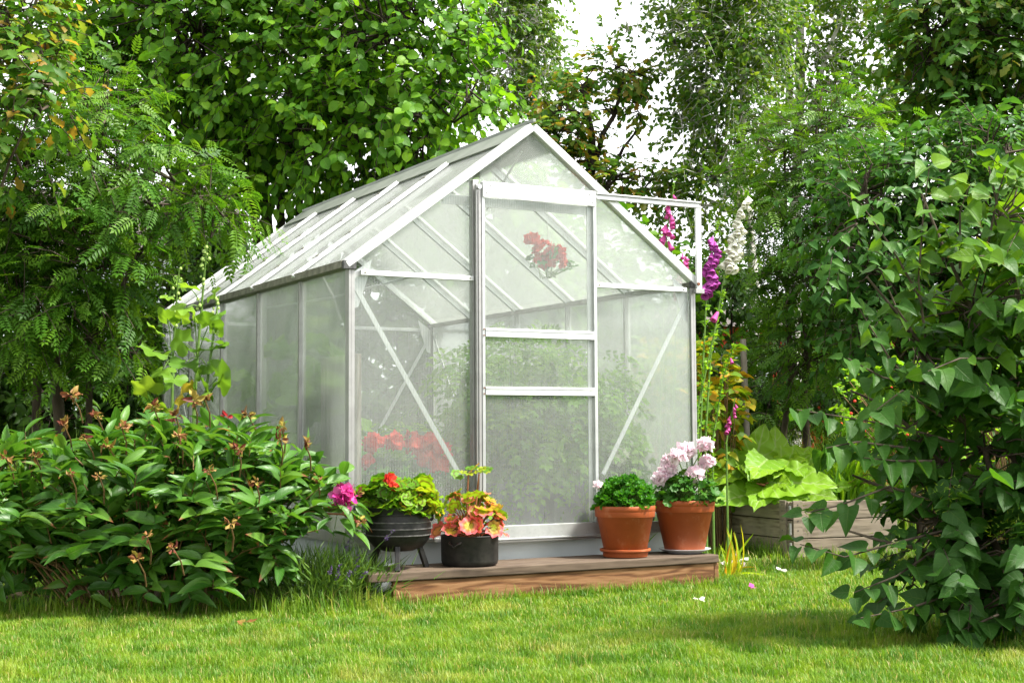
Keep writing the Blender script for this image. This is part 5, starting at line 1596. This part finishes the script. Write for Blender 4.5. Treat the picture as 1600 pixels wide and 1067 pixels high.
tree('elder_shrub', 'dark blue green broadleaved shrub rising behind the lilac', 'shrub', el, [((el, at(1440, 480, 10), at(1470, 280, 9.9)), .035, .01), ((el, at(1400, 480, 10), at(1350, 300, 9.9)), .03, .01), ((el + np.array([.3, 0, 0]), at(1540, 450, 10), at(1570, 240, 9.9)), .03, .01)],
     [b3(1350, 310, 9.8, 70, 60, .4), b3(1440, 280, 9.9, 80, 70, .45), b3(1540, 240, 9.9, 80, 60, .45), b3(1480, 380, 9.8, 110, 80, .5), b3(1350, 430, 9.7, 70, 70, .4), b3(1570, 380, 9.8, 90, 110, .5), b3(1400, 520, 9.8, 100, 60, .5), b3(1540, 520, 9.8, 110, 80, .5), b3(1320, 370, 9.5, 40, 50, .25)], 'oval', 'lf_elder', .095, 950, 8, .30, .25, .9, .35, .6, 2.6, 'bark', 300, None, .02, up=.1)
o2 = at(1560, 690, 13.); o2[2] = 0
tree('oak_tree', 'dense dark oak with orange tips in the top right corner', 'tree', o2, [((o2, at(1550, 400, 13), at(1530, 150, 13), at(1520, -80, 13)), .12, .04), ((at(1545, 300, 13), at(1480, 150, 12.8), at(1450, 50, 12.7)), .05, .02)],
     [b3(1520, 60, 12.8, 110, 90, .8), b3(1570, 160, 12.7, 80, 80, .6), b3(1450, 120, 12.8, 70, 80, .6), b3(1560, -60, 13, 160, 90, 1.), b3(1470, 20, 12.7, 70, 70, .6), b3(1640, 100, 13, 90, 160, .8), b3(1480, 190, 12.9, 80, 50, .5)], 'oak', 'lf_oak', .125, 900, 7, .36, .25, .8, .3, .5, 2.6, 'bark_dark', 300, TG, .04)


# ------------------------------------------------------------------ undergrowth: shrubs that close the view below the crowns
def shrub(name, label, blobs, k, mat, size, n, K=7, L=.3, n_obj=0, group='shrubs of the hedge behind the garden', bark='bark_dark'):
    b = np.mean([q[:3] for q in blobs], axis=0); base = np.array([b[0], b[1], 0])
    return tree(name, label, 'shrub', base, [((base + np.array([dx, dy, 0]), base + np.array([dx * 2, dy, b[2] * .6]), np.array([b[0] + dx * 4, b[1], b[2] * 1.3])), .03, .008) for dx, dy in ((0, 0), (.15, .05), (-.15, -.03))],
                blobs, k, mat, size, n, K, L, .3, .8, .3, .4, 2.2, bark, n_obj, group, .015)
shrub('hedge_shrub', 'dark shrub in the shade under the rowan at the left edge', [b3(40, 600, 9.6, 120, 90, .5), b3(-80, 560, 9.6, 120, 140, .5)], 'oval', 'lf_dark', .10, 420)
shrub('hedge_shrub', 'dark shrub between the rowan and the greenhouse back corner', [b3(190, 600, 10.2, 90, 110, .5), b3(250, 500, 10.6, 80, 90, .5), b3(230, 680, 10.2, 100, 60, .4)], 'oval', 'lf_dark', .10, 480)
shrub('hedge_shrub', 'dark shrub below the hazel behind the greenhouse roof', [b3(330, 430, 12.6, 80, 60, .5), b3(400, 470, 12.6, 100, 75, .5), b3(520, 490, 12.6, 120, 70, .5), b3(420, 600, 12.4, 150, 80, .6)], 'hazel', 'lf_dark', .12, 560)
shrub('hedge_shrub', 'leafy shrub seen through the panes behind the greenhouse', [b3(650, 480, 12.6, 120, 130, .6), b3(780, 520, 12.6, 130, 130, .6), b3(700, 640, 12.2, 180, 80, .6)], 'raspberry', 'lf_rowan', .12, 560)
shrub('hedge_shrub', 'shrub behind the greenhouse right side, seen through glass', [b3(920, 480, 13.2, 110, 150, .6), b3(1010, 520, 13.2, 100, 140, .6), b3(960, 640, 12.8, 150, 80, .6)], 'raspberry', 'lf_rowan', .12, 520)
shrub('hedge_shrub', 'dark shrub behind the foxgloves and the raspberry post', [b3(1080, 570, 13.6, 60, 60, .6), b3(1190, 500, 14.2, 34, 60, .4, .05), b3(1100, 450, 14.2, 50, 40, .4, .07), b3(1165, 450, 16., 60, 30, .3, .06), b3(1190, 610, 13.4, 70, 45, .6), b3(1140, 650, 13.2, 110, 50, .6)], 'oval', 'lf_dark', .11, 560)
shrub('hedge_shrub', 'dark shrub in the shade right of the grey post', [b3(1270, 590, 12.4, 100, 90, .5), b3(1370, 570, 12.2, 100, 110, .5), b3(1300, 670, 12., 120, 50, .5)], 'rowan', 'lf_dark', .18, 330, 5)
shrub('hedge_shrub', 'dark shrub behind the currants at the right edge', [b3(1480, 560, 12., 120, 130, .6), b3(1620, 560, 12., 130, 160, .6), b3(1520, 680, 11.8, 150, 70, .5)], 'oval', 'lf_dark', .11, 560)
# far wood closing the horizon
far = []
for i in range(34):
    x = -19 + i * 1.15 + random.uniform(-.3, .3); y = 23 + random.uniform(-1.5, 2.5)
    far.append((x, y, random.uniform(.9, 1.3), random.uniform(1.0, 1.6), 1.0, random.uniform(.9, 1.3)))
fr = tag(empty('far_wood', (0, 23, 0)), 'far mass of dark trees closing the view behind the garden', 'wood', kind='stuff')
p, d, _ = blob_points(far, 6500, 2.4)
keep = p[:, 2] > .05; p, d = p[keep], d[keep]
pos, ax, nm, mid, ends = twigs(p, d, .5, 6, .3, .8, .3, .4)
foliage(fr, 'oval', pos, ax, nm, .17 * RNG.uniform(.7, 1.2, len(pos)), M['lf_dark'], 0, rest='far_leaves')


# ------------------------------------------------------------------ tall grass
def tall_grass(name, label, c, n, sx, sy, h, mat='blades'):
    P = np.array(c) + np.stack([RNG.normal(size=n) * sx, RNG.normal(size=n) * sy, np.zeros(n)], 1)
    V, Fq, rr = blades(P, np.full(n, h), np.full(n, .0032), .55)
    me = np_mesh(name, V - np.array(c), [Fq[0], Fq[1]], True, {'rnd': rr})
    o = link(name, me, None, M[mat], Matrix.Translation(tuple(map(float, c)))); tag(o, label, 'grass', kind='stuff')
tall_grass('tall_grass', 'tall unmown grass left of the peony bush', (-2.75, 8.0, 0), 900, .45, .3, .75)
tall_grass('tall_grass', 'tall unmown grass behind the rhubarb bed', (2.15, 11.4, 0), 1500, .55, .35, .85)
tall_grass('tall_grass', 'tall unmown grass along the hedge foot', (.3, 12.6, 0), 1600, 2.4, .3, .6)

# ------------------------------------------------------------------ houses glimpsed through the leaves
def house(name, label, c, w, d, h, rh, wall, rz):
    r = tag(empty(name, c, rz), label, 'house')
    wl_ = MB().box(-w / 2, w / 2, 0, d, 0, h).build('wall', M[wall], r)
    n = int(w / .16)
    for i in range(n):
        x = -w / 2 + (i + .5) * w / n
        MB().box(x - .025, x + .025, -.02, -.001, 0, h).build('batten', M[wall], wl_)
    MB().add([(-w / 2 - .3, -.35, h), (w / 2 + .3, -.35, h), (w / 2 + .3, d + .35, h), (-w / 2 - .3, d + .35, h), (-w / 2 - .3, d / 2, h + rh), (w / 2 + .3, d / 2, h + rh)],
             [(0, 1, 5, 4), (2, 3, 4, 5), (1, 2, 5), (3, 0, 4), (3, 2, 1, 0)]).build('roof', M['roof'], r)
    for x in (-w * .25, w * .25):
        f = MB().box(x - .5, x + .5, -.05, -.021, h * .4, h * .4 + 1.1).build('window', M['white_paint'], r)
        for q in (-.23, .23):
            MB().box(x + q - .19, x + q + .19, -.056, -.051, h * .4 + .08, h * .4 + 1.02).build('pane', M['glass_dark'], f)
house('red_house', 'red painted wooden house glimpsed between the right hand trees', (4.6, 21.5, 0), 5.0, 4., 2.35, .5, 'red_paint', .1)
house('white_house', 'pale blue white house glimpsed through the rowan leaves', (-9.2, 30, 0), 6, 5, 4.6, 1.8, 'white_paint', .15)

# ================================================================== inside the greenhouse
def planter(label, u, v, w, h):
    r = tag(empty('grey_planter', gw(u, v, .01), GROT), label, 'planter')
    MB().add([(-w * .44, -w * .36, 0), (w * .44, -w * .36, 0), (w * .44, w * .36, 0), (-w * .44, w * .36, 0), (-w * .5, -w * .42, h), (w * .5, -w * .42, h), (w * .5, w * .42, h), (-w * .5, w * .42, h)],
             [(3, 2, 1, 0), (0, 1, 5, 4), (1, 2, 6, 5), (2, 3, 7, 6), (3, 0, 4, 7), (4, 5, 6, 7)]).build('tub', M['planter'], r, False, .008)
    MB().box(-w * .52, w * .52, -w * .44, w * .44, h - .02, h + .012).build('rim', M['planter'], r, False, .006)
    return r
planter('left grey tub seen through the lower door pane', 1.10, .45, .30, .50)
planter('right grey tub seen through the lower door pane', 1.47, .45, .38, .50)
planter('grey tub standing by the left side panes inside', .35, 1.3, .40, .46)
planter('grey tub standing at the right side inside the greenhouse', 1.62, 1.2, .40, .46)


def indoor(name, label, cat, u, v, z0, h, rx, k, mat, size, n, K=5, n_obj=60):
    b = gw(u, v, z0)
    r = tag(empty(name, b), label, cat, None)
    MB().tube([(0, 0, 0), (.02, .01, h * .5), (0, .02, h)], [.008, .006, .003], 6).build('stem', M['stem_green'], r, True)
    blobs = [(b[0], b[1], b[2] + h * .3, rx, rx, h * .35), (b[0], b[1], b[2] + h * .7, rx * .8, rx * .8, h * .35)]
    p, d, _ = blob_points(blobs, n, 2.2)
    pos, ax, nm, mid, ends = twigs(p, d, .16, K, .3, .8, .45, .4)
    u_, v_ = to_uv(pos)
    ok_ = (u_ > .07) & (u_ < W - .07) & (v_ > .10) & (v_ < LEN - .1) & (pos[:, 2] < np.array([roofline(x) for x in u_]) - .12)
    foliage(r, k, pos[ok_], ax[ok_], nm[ok_], size * RNG.uniform(.6, 1.2, ok_.sum()), M[mat], n_obj, 'leaf', 'leaves')
    return r
indoor('tomato_plant', 'tomato plant growing from the left tub behind the door', 'plant', 1.10, .45, .50, .85, .24, 'tomato', 'lf_tomato', .18, 110)
indoor('tomato_plant', 'tomato plant growing from the right tub behind the door', 'plant', 1.47, .45, .50, .75, .24, 'tomato', 'lf_tomato', .18, 110)
indoor('tomato_plant', 'tall tomato plant at the right side inside the greenhouse', 'plant', 1.62, 1.2, .45, .95, .28, 'tomato', 'lf_tomato', .22, 70)
indoor('tomato_plant', 'tomato plant deep inside by the back gable', 'plant', 1.3, 2.5, .02, .75, .28, 'tomato', 'lf_tomato', .20, 60)
indoor('tomato_plant', 'leafy tomato plant in the middle behind the door pane', 'plant', 1.30, 1.1, .02, 1.25, .30, 'tomato', 'lf_tomato', .20, 130)
indoor('tomato_plant', 'leafy tomato plant low behind the right front pane', 'plant', 1.76, .62, .02, 1.15, .22, 'tomato', 'lf_tomato', .19, 100)
indoor('cucumber_plant', 'climbing plant with broad pale leaves behind the left side panes', 'plant', .28, 1.35, .46, 1.0, .24, 'hollyhock', 'lf_tomato', .20, 44, 3, 120)
indoor('cucumber_plant', 'broad leaved climbing plant deep in the left back corner', 'plant', .35, 2.3, .02, 1.35, .28, 'hollyhock', 'lf_tomato', .18, 34, 3, 80)


def red_geranium(label, u, v, z, heads, n=40, hang=False):
    b = gw(u, v, z)
    r = dome_plant('red_geranium', label, 'geranium', b, 'geranium', 'lf_pinkger', n, .15, .12, .07, lift=.05)
    for (px, py, rr, m) in heads:
        q = at(px, py, b[1] - .05)
        umbel(r, q, rr, m, 'pt_red', .034, stem_from=b + np.array([0, 0, .05]))
    if not hang: MB().lathe([(.02, -.16), (.07, -.16), (.095, .0), (.10, .0), (.09, .01), (.02, .0)], 24).build('pot', M['planter'], r, True)
    else: MB().tube([(0, 0, .0), (0, 0, .32)], .002, 5).build('cord', M['wire'], r)
    return r
red_geranium('red geranium behind the left front pane', .30, .28, .50, ((585, 693, .05, 18), (616, 690, .04, 12), (578, 720, .04, 8)))
red_geranium('larger red geranium cluster behind the left front pane', .50, .24, .50, ((650, 697, .05, 20), (672, 692, .05, 20), (690, 703, .045, 16), (668, 715, .05, 18), (687, 728, .04, 14), (645, 685, .03, 8)))
red_geranium('red geranium hanging high behind the upper door pane', 1.33, .42, 1.62, ((832, 375, .035, 8), (850, 390, .05, 16), (868, 398, .05, 16), (848, 408, .045, 12), (872, 410, .04, 8)), 14, True)
b = gw(1.73, .26, .45)
wg = dome_plant('white_geranium', 'white geranium behind the right front pane', 'geranium', b, 'geranium', 'lf_pinkger', 40, .14, .12, .06, lift=.05)
umbel(wg, at(967, 714, b[1] - .05), .05, 18, 'pt_white', .032, stem_from=b)
MB().lathe([(.02, -.22), (.08, -.22), (.11, .0), (.02, .0)], 24).build('pot', M['planter'], wg, True)
# upright greyish brown panel just inside the left wall
bd = tag(empty('brown_panel', gw(.12, .40, .25), GROT), 'greyish brown panel standing behind the left front side pane', 'board')
MB().box(-.012, .012, -.24, .24, 0, .92).build('panel', M['post_wood'], bd, False, .003)

# ================================================================== fallen petals and leaf on the lawn
for (px, py, mat, s, lab) in ((1093, 936, 'pt_white', .030, 'white fallen petal on the lawn right of the step front'), (1178, 918, 'pt_foxpink', .034, 'magenta fallen petal on the lawn below the raised bed'), (1222, 890, 'pt_white', .040, 'white fallen petal lying close to the raised bed'),
                              (1146, 876, 'pt_pink', .045, 'pale pink fallen petals at the right end of the step'), (1160, 874, 'pt_white', .036, 'white petal among grass between step and bed'), (384, 971, 'pt_dry', .05, 'brown curled leaf lying on the lawn before the peonies')):
    q = on_ground(px, py, .035)
    r = tag(empty('fallen_leaf' if mat == 'pt_dry' else 'fallen_petal', q), lab, 'leaf' if mat == 'pt_dry' else 'petal')
    n = 3 if mat != 'pt_pink' else 7
    o = foliage(r, 'petal', q + RNG.normal(size=(n, 3)) * np.array([.012, .012, .002]) * (3 if n > 3 else 1), RNG.normal(size=(n, 3)) * np.array([1, 1, .3]), np.array([0, -.4, 1.]) + RNG.normal(size=(n, 3)) * .3, s, M[mat], 0, rest='petal'); del o['kind']
